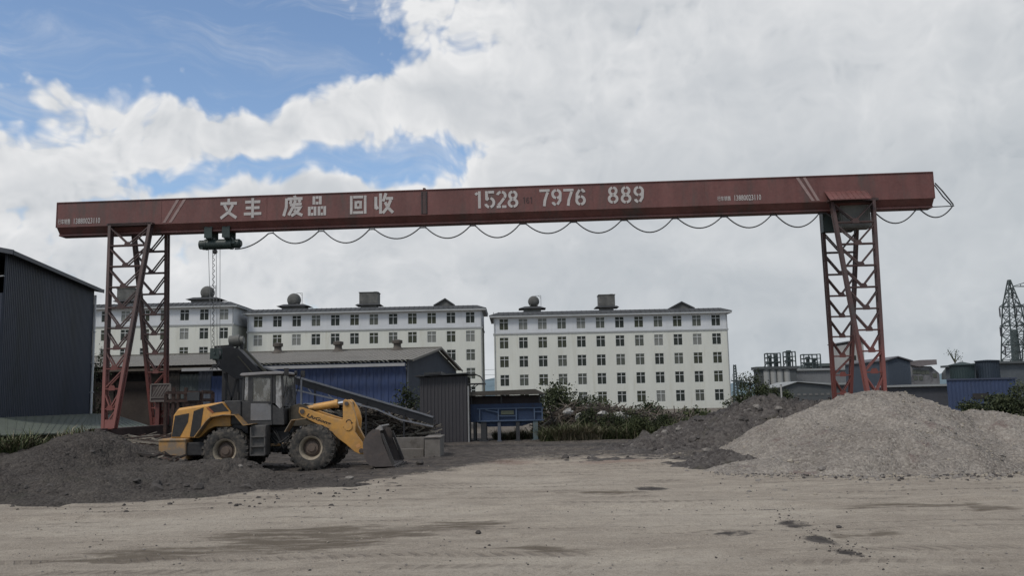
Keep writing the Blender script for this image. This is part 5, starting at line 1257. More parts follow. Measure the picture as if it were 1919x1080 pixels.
m.prism_axis([(V(455, 677).x, V(455, 677).z), (V(812, 782).x, V(812, 782).z), (V(812, 782).x, V(812, 782).z-.05), (V(455, 677).x, V(455, 677).z-.05)], (0, YV-.38, 0), (1, 0, 0), (0, 0, 1), (0, .76, 0)); m.build('belt', HOSE, cv)
m = MB()
rr = random.Random(5)
for k in range(60):
    f = rr.random(); px = 480+f*310; q = V(px, 684+f*91, rr.uniform(-.3, .3)); stone(m, (q.x, q.y, q.z-.01), .04+.04*rr.random(), rr)
m.build('load', STONES[0], cv)
m = MB(); m.prism(list(reversed([(V(a_, b_).x, V(a_, b_).z) for a_, b_ in ((408, 664), (416, 655), (436, 652), (455, 655), (502, 703), (478, 712), (452, 712), (418, 690))])), YV-.75, YV+.75); m.build('head_chute', CONV, cv, bevel=.02)
m = MB(); m.bar(V(458, 655, -.78), V(503, 703, -.78), .10, .10); m.bar(V(446, 668, -.78), V(484, 712, -.78), .05, .05); m.build('chute_rib', M('rib_olive', (.07, .066, .05), .7, .2, 2), cv)
m = MB(); m.cyl(V(431, 640), V(450, 638), .26, 16); m.cyl(V(448, 639), V(457, 638), .20, 14); m.build('motor', GREYBOX, cv, sharp=30)
m = MB(); m.bar(V(402, 651), V(452, 647), .10); m.bar(V(452, 636), V(454, 660), .14); m.bar(V(440, 656), V(446, 650), .08); m.bar(V(403, 651), V(405, 662), .08); m.cyl(V(430, 655, -.5), V(430, 655, .5), .22, 16); m.build('head_frame', CONV, cv)
for px, py, yb_ in ((425, 690, 800), (446, 705, 800), (470, 708, 800), (565, 712, 800), (590, 728, 800), (686, 752, 825), (757, 775, 825)):
    for dy in (-.45, .45):
        q = V(px, py, dy); m = MB(); m.bar((q.x, q.y, -.05), q, .08); m.build('leg', CONVP if px == 565 and dy < 0 else CONV, cv)
m = MB()
for dy in (-.46, .46):
    m.bar(V(534, 742, dy), V(560, 729, dy), .06); m.bar(V(420, 700, dy), V(446, 790, dy), .07); m.bar(V(446, 700, dy), V(424, 790, dy), .07)
m.bar(V(425, 740, -.45), V(425, 740, .45), .06); m.build('brace', CONV, cv)
# back sheeting that darkens the space under the chute belongs to a hopper tower
tw = thing('screen_tower', (P(440, 780, 44).x, 44.2, 0), 'dark steel screening tower under the conveyor head', 'tower')
m = MB(); xa_, xb_ = P(420, 740, 44).x, P(453, 740, 44).x
m.bx(xa_, xb_, 43.6, 45.0, P(430, 752, 44).z, P(430, 690, 44).z); m.build('housing', CONV, tw, bevel=.03)
for x_ in (xa_+.08, xb_-.08):
    for y_ in (43.7, 44.9): m = MB(); m.bx(x_-.07, x_+.07, y_-.07, y_+.07, -.05, P(430, 752, 44).z); m.build('leg', CONV, tw)
# rusty frames behind the loader
RUST = M('rust_brown', (.055, .034, .028), .85, .3, 2, col2=(.09, .05, .035), c2=(.5, .7), c2scale=3)
rk = thing('rusty_rack', (P(337, 780, 37.5).x, 37.5, 0), 'dark rusty steel rack standing behind the loader hood', 'rack')
m = MB()
xs3 = [P(px, 760, 37.5).x for px in (316, 330, 357, 382)]; zt_ = P(340, 737, 37.5).z; zm_ = P(340, 752, 37.5).z
for i, x_ in enumerate(xs3):
    for y_ in (37.2, 38.6): m.bx(x_-.06, x_+.06, y_-.06, y_+.06, -.05, zt_ + (.25 if i == 1 else 0))
m.build('post', RUST, rk)
m = MB()
for z_ in (zt_, zm_, .9, .35):
    for y_ in (37.13, 38.67): m = MB(); m.bar((xs3[0], y_, z_), (xs3[-1], y_, z_), .09); m.build('crossbar', RUST, rk)
    for x_ in xs3: m = MB(); m.bar((x_, 37.26, z_+.05), (x_, 38.54, z_+.05), .07); m.build('crossbar', RUST, rk)
pass
m = MB(); m.bx(xs3[2]+.03, xs3[3]-.03, 37.0, 37.1, zm_-.0, zt_+.02); m.build('side_panel', DKSTEEL, rk)
# scrap timber heap
def sticks(name, x0, x1, y0, y1, zf, n_, lmin, lmax, wmin, wmax, mats, label, cat, lean=.25, seed=2):
    rr = random.Random(seed); m = MB()
    for _ in range(n_):
        x = rr.uniform(x0, x1); y = rr.uniform(y0, y1); zt__ = zf(x, y)
        if zt__ <= .05: continue
        z = zt__*rr.random()**.5; a_ = rr.gauss(0, .5); e_ = rr.gauss(0, lean); L = rr.uniform(lmin, lmax)
        d = Vector((math.cos(a_)*math.cos(e_), math.sin(a_)*math.cos(e_), math.sin(e_)))*L/2; c = Vector((x, y, z))
        lo_ = min((c-d).z, (c+d).z)
        if lo_ < 0: c.z -= lo_
        m.mi = rr.randrange(len(mats)); w_ = rr.uniform(wmin, wmax); m.bar(c-d, c+d, w_, w_*rr.uniform(.5, 1))
    o = m.build(name, mats); base_at(o, ((x0+x1)/2, (y0+y1)/2, 0)); return tag(o, label, cat, kind='stuff')
WOODS = [M('wood_grey', (.17, .15, .125), .85, .3, 2), M('wood_brown', (.09, .072, .058), .9, .3, 2), M('wood_dark', (.035, .030, .027), .9, .3, 2), M('wood_pale', (.26, .235, .195), .85, .2, 2)]
xa_, xb_ = P(618, 780, 43).x, P(788, 780, 43).x
def zpile(x, y):
    px = 960 + x/43*1640; zz = P(px, poly_y([(590, 800), (625, 776), (690, 774), (740, 785), (790, 797)], px), 43).z
    return zz*(1-sstep(.6, 1.15, abs(y-43.2)/1.4))
sticks('scrap_timber', xa_, xb_, 42.4, 44.6, zpile, 1500, .5, 2.2, .025, .08, WOODS, 'heap of broken timber and rods under the conveyor', 'timber heap', .32)
def zbrush(x, y):
    px = 960 + x/50*1640; zz = P(px, poly_y([(1010, 800), (1040, 766), (1110, 762), (1170, 768), (1250, 778), (1330, 800)], px), 50).z
    return zz*(1-sstep(.4, 1.0, abs(y-51)/2.4))
sticks('brushwood', P(1012, 780, 50).x, P(1330, 780, 50).x, 48.8, 53.4, zbrush, 1700, .5, 1.7, .02, .07, WOODS[:3]+[WOODS[1]], 'tangled dark brushwood and rubble behind the weeds', 'brushwood', .5, 3)
def zscrap(x, y): return .55 if 33.5 < y < 37 else 0
def zl2(x, y): return eh(x, y) + .45 if eh(x, y) > .2 else .5
sticks('scrap_rods', P(205, 815, 33.5).x, P(300, 815, 33.5).x, 31.8, 35.5, lambda x, y: 1.15, 90, .5, 2.0, .02, .06, [WOODS[0], RUST, WOODS[3]], 'scrap rods lying between the left crane feet', 'scrap', .15, 8)
sticks('scrap_pieces', P(285, 850, 28).x, P(345, 850, 28).x, 27, 29.5, lambda x, y: max(.3, eh(x, y)+.12), 60, .25, .9, .03, .12, [WOODS[1], RUST, WOODS[2], WOODS[0]], 'bits of scrap at the rear bumper of the loader', 'scrap', .3, 9)
# rails under the crane
for nm, foot, lab in (('l', (FL[2]+.3+RLb)/2, 'low concrete beam with crane rail under the left crane legs'), ('r', (U(1647, 760, VF)+.3+RRb)/2, 'low concrete beam with crane rail under the right crane legs')):
    rl = thing('crane_rail', label=lab, cat='crane rail')
    m = MB(); m.bx(foot-.35, foot+.35, -5, 14, -.1, .74); m.build('beam', CONC, rl, local=True)
    m = MB(); m.prism_axis([(-.06, .742), (.06, .742), (.06, .76), (.015, .78), (.015, .83), (.035, .85), (-.035, .85), (-.015, .83), (-.015, .78), (-.06, .76)], (foot+.27-.27, -5, 0), (1, 0, 0), (0, 0, 1), (0, 19, 0)); m.build('rail', DKSTEEL, rl, local=True)
    place(rl, ORG, CR_ANG)
# ================================================================== vegetation
def leaf_mat(name, a, b_):
    m, t, b = new_mat(name)
    oi = t.n('ShaderNodeNewGeometry').outputs['Random Per Island']
    tc = t.n('ShaderNodeTexCoord').outputs['Object']
    f = t.math('ADD', t.math('MULTIPLY', oi, .6), t.math('MULTIPLY', t.noise(tc, 1.2, 4, .6), .5))
    c = t.mix(t.ramp(f, .25, .85), a, b_); t.nt.links.new(c, b.inputs['Base Color']); b.inputs['Roughness'].default_value = .7; b.inputs['Specular IOR Level'].default_value = .2
    return m
LEAF = leaf_mat('leaf_dark', (.022, .030, .015), (.055, .065, .030)); LEAF2 = leaf_mat('leaf_olive', (.030, .040, .017), (.072, .082, .036)); BARK = M('bark', (.06, .05, .04), .9, .3, 3)
GRASSM = [leaf_mat('grass_green', (.036, .048, .020), (.078, .088, .038)), leaf_mat('grass_dry', (.10, .088, .055), (.20, .175, .12))]
def bush(name, c, rx, ry, h, nleaf, ls, label, cat, mat=LEAF, seed=1, trunk=0.0, spiky=0, group=None):
    rr = random.Random(seed); c = Vector(c)
    root = thing(name, c, label, cat, group)
    m = MB(); clumps = []
    for _ in range(max(12, int(nleaf/60))):
        a = rr.uniform(0, 2*PI); q = rr.random()**.5; zz = rr.random()
        k = math.sqrt(max(.05, 1-(zz*.95)**2))
        clumps.append((Vector((c.x+rx*q*k*math.cos(a), c.y+ry*q*k*math.sin(a), c.z+trunk+(h-trunk)*zz*.92)), rr.uniform(.22, .45)))
    nleaf = int(nleaf*2.2); ls = ls*.62
    for _ in range(nleaf):
        p0, s_ = rr.choice(clumps); sc_ = min(rx, h)
        p = p0 + Vector((rr.gauss(0, 1)*s_*rx*.42, rr.gauss(0, 1)*s_*ry*.42, rr.gauss(0, 1)*s_*h*.30))
        if p.z < c.z+trunk*.6: p.z = c.z+trunk*.6+rr.random()*.3
        d = Vector((rr.gauss(0, 1), rr.gauss(0, 1), rr.gauss(.2, .8))).normalized(); e_ = d.cross(Vector((rr.gauss(0, 1), rr.gauss(0, 1), rr.gauss(0, 1)))).normalized()
        L = ls*rr.uniform(.6, 1.5); w_ = L*.32
        m.add([p, p+d*L*.5+e_*w_, p+d*L, p+d*L*.5-e_*w_], [(0, 1, 2, 3)])
    m.build('crown' if trunk else 'foliage', mat, root)
    m = MB()
    if trunk:
        m.tube([c+Vector((0, 0, -.1)), c+Vector((.05*h, 0, trunk*.6)), c+Vector((0, .03*h, h*.6))], [h*.028, h*.022, h*.012], 7)
    for _ in range(9):
        p0, s_ = rr.choice(clumps); st_ = c + Vector((rr.uniform(-.2, .2)*rx, rr.uniform(-.2, .2)*ry, trunk*.7)); mid_ = st_.lerp(p0, .5)+Vector((0, 0, .08*h))
        m.tube([st_, mid_, p0], [.02*h*.6, .013*h*.6, .006*h*.6], 5)
    m.build('trunk' if trunk else 'stem', BARK, root)
    return root
def gpos(px, py, Y): p = P(px, py, Y); return (p.x, Y, max(0, surf(p.x, Y)) - .02)
def hgt(px, py, Y): return P(px, py, Y).z
bush('bush', gpos(1046, 790, 52), 1.9, 1.4, hgt(1046, 722, 52), 2600, .22, 'tall dark bush behind the right end of the blue hopper', 'bush', LEAF, 3)
bush('bush', gpos(1105, 790, 54), 1.3, 1.2, hgt(1105, 748, 54), 1300, .2, 'low dark bush below the ground floor windows of the right block', 'bush', LEAF, 4)
bush('bush', gpos(1130, 790, 56), 1.0, 1.0, hgt(1130, 752, 56), 900, .2, 'reddish dark shrub in the brushwood right of the low bush', 'bush', LEAF2, 14)
bush('bush', gpos(1215, 790, 60), 1.7, 1.2, hgt(1215, 757, 60), 1500, .24, 'spiky dark shrub below the right block, right of the brushwood', 'bush', LEAF, 5)
bush('bush', gpos(1300, 800, 55), 1.6, 1.2, hgt(1300, 768, 55), 1300, .22, 'olive shrub at the foot of the rubble bank', 'bush', LEAF2, 6)
bush('bush', gpos(760, 790, 56), 1.2, .8, hgt(760, 725, 56), 900, .22, 'bare dark shrub against the grey gable of the long shed', 'bush', LEAF, 7)
bush('bush', gpos(180, 790, 57), .9, .8, hgt(180, 664, 57), 1100, .2, 'climbing green shrub beside the white warehouse downpipe', 'shrub', LEAF, 8)
bush('bush', gpos(1875, 790, 62), 3.0, 2.0, hgt(1875, 742, 62), 2400, .26, 'dark bush hiding the blue building at the right frame edge', 'bush', LEAF, 9)
bush('bush', gpos(1835, 790, 60), 1.7, 1.5, hgt(1835, 752, 60), 1300, .24, 'low dark bush left of the big one before the blue building', 'bush', LEAF, 19)
bush('bush', gpos(1918, 790, 60), 1.6, 1.5, hgt(1918, 722, 60), 1400, .24, 'tall bush cut by the right frame edge', 'bush', LEAF, 29)
bush('tree', gpos(1408, 790, 130), 1.7, 1.4, hgt(1408, 706, 130), 380, .45, 'small windswept tree left of the grey silos', 'tree', LEAF, 11, trunk=3.2)
bush('tree', gpos(1446, 790, 110), 2.6, 1.6, hgt(1446, 720, 110), 900, .4, 'dark spreading tree in front of the grey silos', 'tree', LEAF, 12, trunk=1.2)
bush('bush', gpos(1395, 790, 100), 2.4, 1.6, hgt(1395, 734, 100), 800, .34, 'dark hedge bush at the foot of the lattice pole', 'bush', LEAF, 13)
def weeds(name, x0, x1, y0, y1, n_, hmin, hmax, dry, label, cat, seed, dens=None):
    rr = random.Random(seed); m = MB()
    for _ in range(n_):
        x = rr.uniform(x0, x1); y = rr.uniform(y0, y1)
        if dens and rr.random() > dens(x, y): continue
        z = max(0, surf(x, y)); cl_ = .55 + .45*fbm(x, y, .9, 2, seed)
        h_ = rr.uniform(hmin, hmax)*max(.35, cl_ + .3); a = rr.uniform(0, 2*PI); be = rr.uniform(.3, 1.3)*h_; h_ *= rr.uniform(.55, 1.0); w_ = .012 + .014*rr.random()
        dx, dy = math.cos(a), math.sin(a)
        m.mi = 1 if rr.random() < dry else 0
        m.add([(x-dy*w_, y+dx*w_, z-.03), (x+dy*w_, y-dx*w_, z-.03), (x+dx*be*.35+dy*w_*.8, y+dy*be*.35-dx*w_*.8, z+h_*.6), (x+dx*be*.35-dy*w_*.8, y+dy*be*.35+dx*w_*.8, z+h_*.6), (x+dx*be, y+dy*be, z+h_)], [(0, 1, 2, 3), (3, 2, 4)])
    o = m.build(name, GRASSM); base_at(o, ((x0+x1)/2, (y0+y1)/2, 0)); tag(o, label, cat, kind='stuff')
xa_, xb_ = P(1012, 800, 48).x, P(1310, 800, 46).x
weeds('weeds', xa_, xb_, 46.2, 49.8, 12000, .3, 1.15, .22, 'tall half dry weeds between the blue hopper and the rubble bank', 'weeds', 3)
weeds('dry_weeds', P(1040, 800, 46.5).x, P(1125, 800, 46.5).x, 46.0, 47.2, 1300, .5, 1.0, .85, 'pale dry grass tuft beside the right leg of the blue hopper', 'dry grass', 13)
weeds('weeds', P(1160, 790, 55).x, P(1420, 790, 55).x, 52, 60, 6000, .4, 1.0, .25, 'green weeds below the right apartment block', 'weeds', 4)
weeds('weeds', P(-40, 850, 27).x, P(85, 850, 27).x, 25.5, 31, 7000, .35, .95, .25, 'grey green weeds at the left frame edge on the earth mound', 'weeds', 5)
weeds('weeds', P(925, 815, 50).x, P(1015, 815, 50).x, 49.5, 51, 1600, .3, .8, .6, 'dry grass under the blue hopper', 'weeds', 6)
weeds('weeds', P(75, 850, 28).x, P(190, 835, 28).x, 26.5, 30.5, 700, .15, .4, .4, 'sparse grass on top of the earth mound', 'weeds', 7)
for i, (px, Y, top_, rx_, lab) in enumerate(((1150, 47.8, 776, .9, 'low green scrub bush in front of the brushwood, nearest the dry grass'), (1195, 47.2, 782, 1.0, 'dark low scrub bush in the middle of the weeds'), (1240, 47.6, 778, 1.0, 'olive scrub bush in the weeds left of the rubble bank'), (1285, 47.0, 786, .8, 'smallest scrub bush at the toe of the rubble bank'), (1105, 48.6, 768, 1.1, 'broad green scrub bush over the pale rubbish right of the blue hopper'), (1172, 49.4, 766, 1.1, 'leafy scrub bush at the crest of the brushwood'), (1225, 50.5, 766, 1.2, 'green scrub bush on the right end of the brushwood'))):
    bush('bush', gpos(px, 800, Y), rx_, .7, hgt(px, top_, Y), 1300, .15, lab, 'scrub bush', LEAF2 if i % 2 else LEAF, 40+i)
# pale rubbish caught in the brushwood
RAG = M('rag_pale', (.36, .35, .33), .8, .15, 3)
for px, py, Y, s, lab in ((1165, 780, 49.6, .55, 'pale crumpled sack in the weeds under the right block'), (1130, 776, 49.8, .45, 'pale scrap of sheet on top of the brushwood'), (1065, 773, 50.2, .4, 'small pale rag at the left of the brushwood'), (1085, 782, 49.8, .4, 'pale stone slab in the brushwood below the bush'),
                     (199, 816, 32.2, .28, 'white rag beside the foot of the left crane leg'), (190, 824, 31.6, .32, 'second white rag lower down the mound by the left crane leg')):
    p = P(px, py, Y); m = MB(); rr = random.Random(px)
    for i in range(3): stone(m, (p.x+rr.uniform(-.2, .2)*s, p.y, p.z+rr.uniform(-.08, .05)*s), s*rr.uniform(.5, .9), rr)
    o = m.build('rag', RAG); base_at(o, (p.x, p.y, p.z-.1)); tag(o, lab, 'rag')

# ================================================================== far right: works, pylons, blue building
YF = 170.0
GREYF = M('far_grey', (.155, .160, .165), .8, .12, .2); GREYD = M('far_dark', (.075, .082, .085), .8, .15, .2); SILO = M('silo_grey', (.27, .275, .27), .8, .10, .3, col2=(.19, .19, .19), c2=(.5, .7), c2scale=.5, stretch=(1, 1, .2))
PALEF = M('far_pale', (.30, .295, .28), .8, .1, .2); FRAMEF = M('far_steel', (.05, .065, .066), .7, .15, .5)
def FX(px, y=710, Y=YF): return P(px, y, Y).x
def FZ(py, px=1500, Y=YF): return P(px, py, Y).z
for k, px in enumerate((1437, 1449.5, 1462, 1475.5)):
    s_ = thing('silo', (FX(px), YF, 0), ('first', 'second', 'third', 'fourth')[k] + ' of the pale grey silos counted from the small tree', 'silo', 'row of grey silos')
    rad = 5.4*YF/F_PX; m = MB(); m.lathe([(rad, -.2), (rad, FZ(697, px)), ], (FX(px), YF, 0), 'Z', 20); m.build('shell', SILO, s_, smooth=True)
    m = MB(); m.lathe([(rad*1.06, FZ(697, px)), (rad*1.06, FZ(694.5, px)), (0, FZ(693.5, px))], (FX(px), YF, 0), 'Z', 20); m.build('rim', GREYD, s_)
def far_house(name, pl, pr, yt, Y, depth, label, cat, mat, roofm, parapet=.5, extra=None, top2=None):
    xl, xr_ = FX(pl, yt, Y), FX(pr, yt, Y); zt_ = FZ(yt, (pl+pr)/2, Y)
    o = thing(name, ((xl+xr_)/2, Y, 0), label, cat)
    m = MB(); m.bx(xl, xr_, Y, Y+depth, -.2, zt_-.05); m.build('wall', mat, o)
    m = MB(); m.bx(xl-.4, xr_+.4, Y-.4, Y+depth+.4, zt_-.05, zt_+parapet); m.build('roof', roofm, o)
    return o, xl, xr_, zt_
far_house('silo_gallery', 1420, 1492, 692.0, YF+2.2, 3, 'grey wall slab with dark head right behind the silos', 'building', GREYD, GREYD, .5)
lw, xl, xr_, zt_ = far_house('works_hall', 1485, 1610, 694, YF+8, 20, 'long flat grey works hall right of the silos', 'works hall', GREYF, M('far_roof_pale', (.24, .25, .25), .8, .1, .3), .35)
m = MB()
for k in range(1, 30): m.bar((xl+(xr_-xl)*k/30, YF+7.97, 0), (xl+(xr_-xl)*k/30, YF+7.97, zt_-.1), .12, .05)
m.build('wall_rib', GREYF, lw)
far_house('roof_hall', 1538, 1600, 686, YF+32, 14, 'dark flat hall roof showing above the long works hall', 'hall', GREYD, M('far_roof_teal', (.09, .11, .11), .8, .1, .3), .6)
def frame_tower(pl, pr, yt, yb, Y, label, cols, extra):
    xl, xr_ = FX(pl, yt, Y), FX(pr, yt, Y); z0_, z1_ = FZ(yb, pl, Y), FZ(yt, pl, Y); o = thing('steel_frame', ((xl+xr_)/2, Y, z0_), label, 'steel frame', 'steel frames on the works roofs')
    m = MB(); D = 2.0
    for i in range(cols+1):
        x_ = xl+(xr_-xl)*i/cols
        for y_ in (Y, Y+D): m.bx(x_-.10, x_+.10, y_-.1, y_+.1, z0_-.5, z1_)
    m.build('post', FRAMEF, o)
    m = MB()
    for f in (.0, .45, .72, 1.0):
        z_ = z0_+(z1_-z0_)*f
        for y_ in (Y-.02, Y+D+.02): m.bar((xl, y_, z_), (xr_, y_, z_), .16)
        for x_ in (xl, xr_): m.bar((x_, Y, z_+.05), (x_, Y+D, z_+.05), .14)
    m.bar((xl-1.3, Y-.05, z0_-.2), (xl, Y-.05, z0_+(z1_-z0_)*.45), .16)
    m.build('beam', FRAMEF, o)
    for fx_, wd, f1 in extra:
        m = MB(); x_ = xl+(xr_-xl)*fx_; zz = z0_+(z1_-z0_)*f1
        m.cyl((x_, Y+1, z0_-.4), (x_, Y+1, zz), wd, 10); m.cyl((x_, Y+1, zz), (x_, Y+1, zz+.5), wd*1.4, 10); m.cyl((x_-.8, Y+1, zz*.5+z0_*.5), (x_+.8, Y+1, zz*.55+z0_*.45), wd*.6, 8); m.build('vessel', FRAMEF, o)
frame_tower(1438, 1462, 663, 692, YF+3, 'left open steel frame with two dark pipes on the silo roof', 2, ((.3, .28, .72), (.75, .3, .78)))
frame_tower(1473, 1490, 660, 692, YF+3, 'tallest narrow steel frame, between the other two on the works roofs', 1, ((.45, .34, .95),))
frame_tower(1506, 1537, 665, 693, YF+9, 'right wide steel frame on the long works hall', 2, ((.33, .36, .7), (.72, .32, .6)))
# low gabled shed with pale roof
Yg = 140.0
gs = thing('gabled_shed', (FX(1500, 740, Yg), Yg, 0), 'low grey shed with pale roof between the silos and the right crane legs', 'shed')
xl, xm, xr_ = FX(1466, 730, Yg), FX(1494, 730, Yg), FX(1556, 730, Yg); ze_, zm_ = FZ(726, 1466, Yg), FZ(716.5, 1494, Yg); zr_ = FZ(722, 1556, Yg)
m = MB(); m.prism([(xl, -.2), (xr_+6, -.2), (xr_+6, zr_-.1), (xr_, zr_-.1), (xm, zm_-.12), (xl, ze_-.1)], Yg, Yg+10); m.build('wall', GREYD, gs)
m = MB(); m.prism([(xl-.4, ze_-.1), (xm, zm_), (xm, zm_+.12), (xl-.4, ze_+.02)], Yg-.4, Yg+10.4); m.prism([(xm+.002, zm_), (xr_, zr_), (xr_+6.3, zr_+.05), (xr_+6.3, zr_+.3), (xr_, zr_+.3), (xm+.002, zm_+.12)], Yg-.4, Yg+10.4); m.build('roof', M('far_roof_pale', (.24, .25, .25)), gs)
for k in range(8): m = MB(); m.bx(FX(1472+k*11, 738, Yg), FX(1478+k*11, 738, Yg), Yg-.06, Yg-.01, FZ(742, 1500, Yg), FZ(738, 1500, Yg)); m.build('window', M('far_window', (.13, .13, .125), .6, .1, 1), gs)
o, xl, xr_, zt_ = far_house('boundary_wall', 1455, 1700, 750, 120, .4, 'long low grey boundary wall before the gabled shed', 'wall', GREYF, GREYD, .12)
# beige block tower seen through the right leg
tb = thing('beige_tower', (FX(1606, 700, 190), 190, 0), 'tall beige building visible through the right crane leg', 'building')
xl, xr_ = FX(1594, 700, 190), FX(1622, 700, 190); m = MB(); m.prism([(xl, -.2), (xr_, -.2), (xr_, FZ(641, 1610, 190)), (xl+1.0, FZ(641, 1610, 190)), (xl, FZ(646, 1600, 190))], 190, 202); m.build('wall', PALEF, tb)
m = MB(); m.bx(xl-.2, xr_+.4, 189.7, 202.3, FZ(641, 1610, 190), FZ(639, 1610, 190)); m.build('roof', GREYF, tb)
for px, py, w_, h_ in ((1601, 671, .35, .5), (1601, 690, .3, 1.4), (1611, 672, .35, .5), (1611, 690, .35, .5)):
    m = MB(); a_ = P(px, py, 190); m.bx(a_.x-w_, a_.x+w_, 189.93, 189.99, a_.z-h_, a_.z+h_); m.build('window', PANES[0], tb)
# navy gabled shed
ng = thing('navy_shed', (FX(1684, 700, 110), 110, 0), 'narrow navy gabled shed right of the right crane legs', 'shed')
Yn = 110.0; xl, xm, xr_ = FX(1663, 690, Yn), FX(1683, 690, Yn), FX(1706, 690, Yn); zl_, zm_, zr_ = FZ(675.5, 1663, Yn), FZ(670, 1683, Yn), FZ(677, 1706, Yn)
m = MB(); m.prism([(xl, -.2), (xr_, -.2), (xr_, zr_-.1), (xm, zm_-.1), (xl, zl_-.1)], Yn, Yn+14)
for k in range(1, 14): m.bar((xl+(xr_-xl)*k/14, Yn-.02, 0), (xl+(xr_-xl)*k/14, Yn-.02, zl_-.15), .07, .03)
m.build('wall', M('navy_far', (.045, .057, .075), .7, .1, .5), ng)
m = MB(); m.prism([(xl-.2, zl_-.1), (xm, zm_), (xm, zm_+.15), (xl-.2, zl_+.05)], Yn-.3, Yn+14.3); m.prism([(xm+.002, zm_), (xr_+.3, zr_-.1), (xr_+.3, zr_+.05), (xm+.002, zm_+.15)], Yn-.3, Yn+14.3); m.build('roof', M('navy_roof', (.09, .09, .10), .7, .1, .5), ng)
# weathered pale building with patched roof
wp = thing('weathered_hall', (FX(1728, 700, 125), 125, 0), 'weathered grey hall with sagging brown roof right of the navy shed', 'hall')
Yw = 125.0; q = lambda px, py: (FX(px, py, Yw), FZ(py, px, Yw))
m = MB(); m.prism([(FX(1706, 700, Yw), -.2), (FX(1760, 700, Yw), -.2), q(1760, 700), q(1748, 690), q(1745, 687), q(1706, 686)], Yw, Yw+9); m.build('wall', M('patchy_grey', (.15, .15, .155), .85, .3, .4, col2=(.08, .08, .085), c2=(.5, .6), c2scale=.5), wp)
m = MB(); m.prism([q(1704, 678), q(1722, 675.5), q(1752, 674.5), q(1753, 684), q(1738, 685), q(1720, 688), q(1706, 685)], Yw-.5, Yw+9.5); m.build('roof', M('roof_mauve', (.14, .125, .125), .8, .2, .4), wp)
m = MB(); m.prism([q(1762, 700), q(1771, 688), q(1773, 700), q(1774, 712), q(1762, 712)], Yw-1, Yw-.4); m.build('roof_peak', GREYD, wp)
for px, py in ((1714, 697), (1722, 697), (1730, 698), (1738, 698), (1716, 709), (1726, 709), (1752, 704)):
    m = MB(); a_ = P(px, py, Yw-.05); m.bx(a_.x-.28, a_.x+.28, Yw-.06, Yw-.01, a_.z-.3, a_.z+.3); m.build('window', PANES[3], wp)
lg_, xl, xr_, zt_ = far_house('low_annex', 1690, 1776, 724, 100, 6, 'low dark annex with pale roof edge between navy shed and blue building', 'annex', M('annex_dark', (.05, .052, .06), .8, .2, .5), M('far_roof_pale', (.24, .25, .25)), .18)
# blue building with two tanks
Yq = 74.0
bb = thing('blue_building', (FX(1840, 740, Yq), Yq, 0), 'bright blue low building at the right edge behind the gravel heap', 'building')
BLUEB = M('building_blue', (.034, .050, .100), .6, .12, .5, col2=(.05, .06, .09), c2=(.55, .75), c2scale=.8)
xl, xr_ = FX(1777, 740, Yq), FX(1905, 740, Yq); zt_ = FZ(712, 1840, Yq)
m = MB(); corrug(m, (xl, Yq, 0), (1, 0, 0), xr_-xl, lambda a: -.2, lambda a: zt_, (0, -1, 0), .33, .025); corrug(m, (xl*(Yq+6)/Yq+.3, Yq+6, 0), Vector((-xl*6/Yq-.3, -6, 0)).normalized(), Vector((xl*6/Yq+.3, 6, 0)).length, lambda a: -.2, lambda a: zt_, (-1, 0, 0), .5, .05); corrug(m, (xr_, Yq, 0), (0, 1, 0), 6, lambda a: -.2, lambda a: zt_, (1, 0, 0), .5, .05); m.build('wall', BLUEB, bb)
m = MB(); m.add([(a_, b_, z_) for z_ in (zt_, zt_+.12) for a_, b_ in ((xl-.1, Yq-.1), (xr_+.1, Yq-.1), (xr_+.1, Yq+6.1), (xl*(Yq+6)/Yq+.2, Yq+6.1))], [(3, 2, 1, 0), (4, 5, 6, 7), (0, 1, 5, 4), (1, 2, 6, 5), (2, 3, 7, 6), (3, 0, 4, 7)]); m.build('roof', M('roof_navy', (.05, .06, .09), .7, .1, .5), bb)
m = MB(); a_ = P(1822, 738, Yq); b_ = P(1852, 748, Yq); m.bx(a_.x, b_.x, Yq-.06, Yq-.055+.02, b_.z, a_.z); m.build('opening', DARKIN, bb)
TGREEN = M('tank_green', (.020, .034, .035), .6, .15, .8); TNAVY = M('tank_navy', (.022, .032, .045), .6, .15, .8)
for px0, px1, yt, mat_, cone, lab in ((1783, 1824, 683, TGREEN, 5.5, 'dark green tank with conical roof on the blue building'), (1832, 1871, 675, TNAVY, 1.5, 'taller navy tank with flat roof on the blue building')):
    tk = thing('storage_tank', ((FX(px0, 700, Yq)+FX(px1, 700, Yq))/2, Yq+2.6, zt_+.12), lab, 'storage tank')
    cx = (FX(px0, 700, Yq+2.6)+FX(px1, 700, Yq+2.6))/2; rad = (FX(px1, 700, Yq+2.6)-FX(px0, 700, Yq+2.6))/2; z1_ = FZ(yt, (px0+px1)/2, Yq+1)
    m = MB(); m.lathe([(rad, zt_+.122), (rad, z1_)], (cx, Yq+2.6, 0), 'Z', 28)
    for k in range(28): a_ = 2*PI*k/28; m.bar((cx+rad*math.cos(a_), Yq+2.6+rad*math.sin(a_), zt_+.13), (cx+rad*math.cos(a_), Yq+2.6+rad*math.sin(a_), z1_), .05)
    m.build('shell', mat_, tk)
    m = MB(); m.lathe([(rad*1.12, z1_-.08), (rad*1.12, z1_), (rad*.12, z1_+cone*.045), (0, z1_+cone*.045)], (cx, Yq+2.6, 0), 'Z', 28); m.build('roof', mat_, tk)
gb, xl, xr_, zt2_ = far_house('grey_hall', 1873, 1990, 680, 95, 12, 'dark grey hall behind the navy tank at the right edge', 'hall', M('hall_slate', (.075, .085, .095), .8, .2, .4), GREYD, .2)
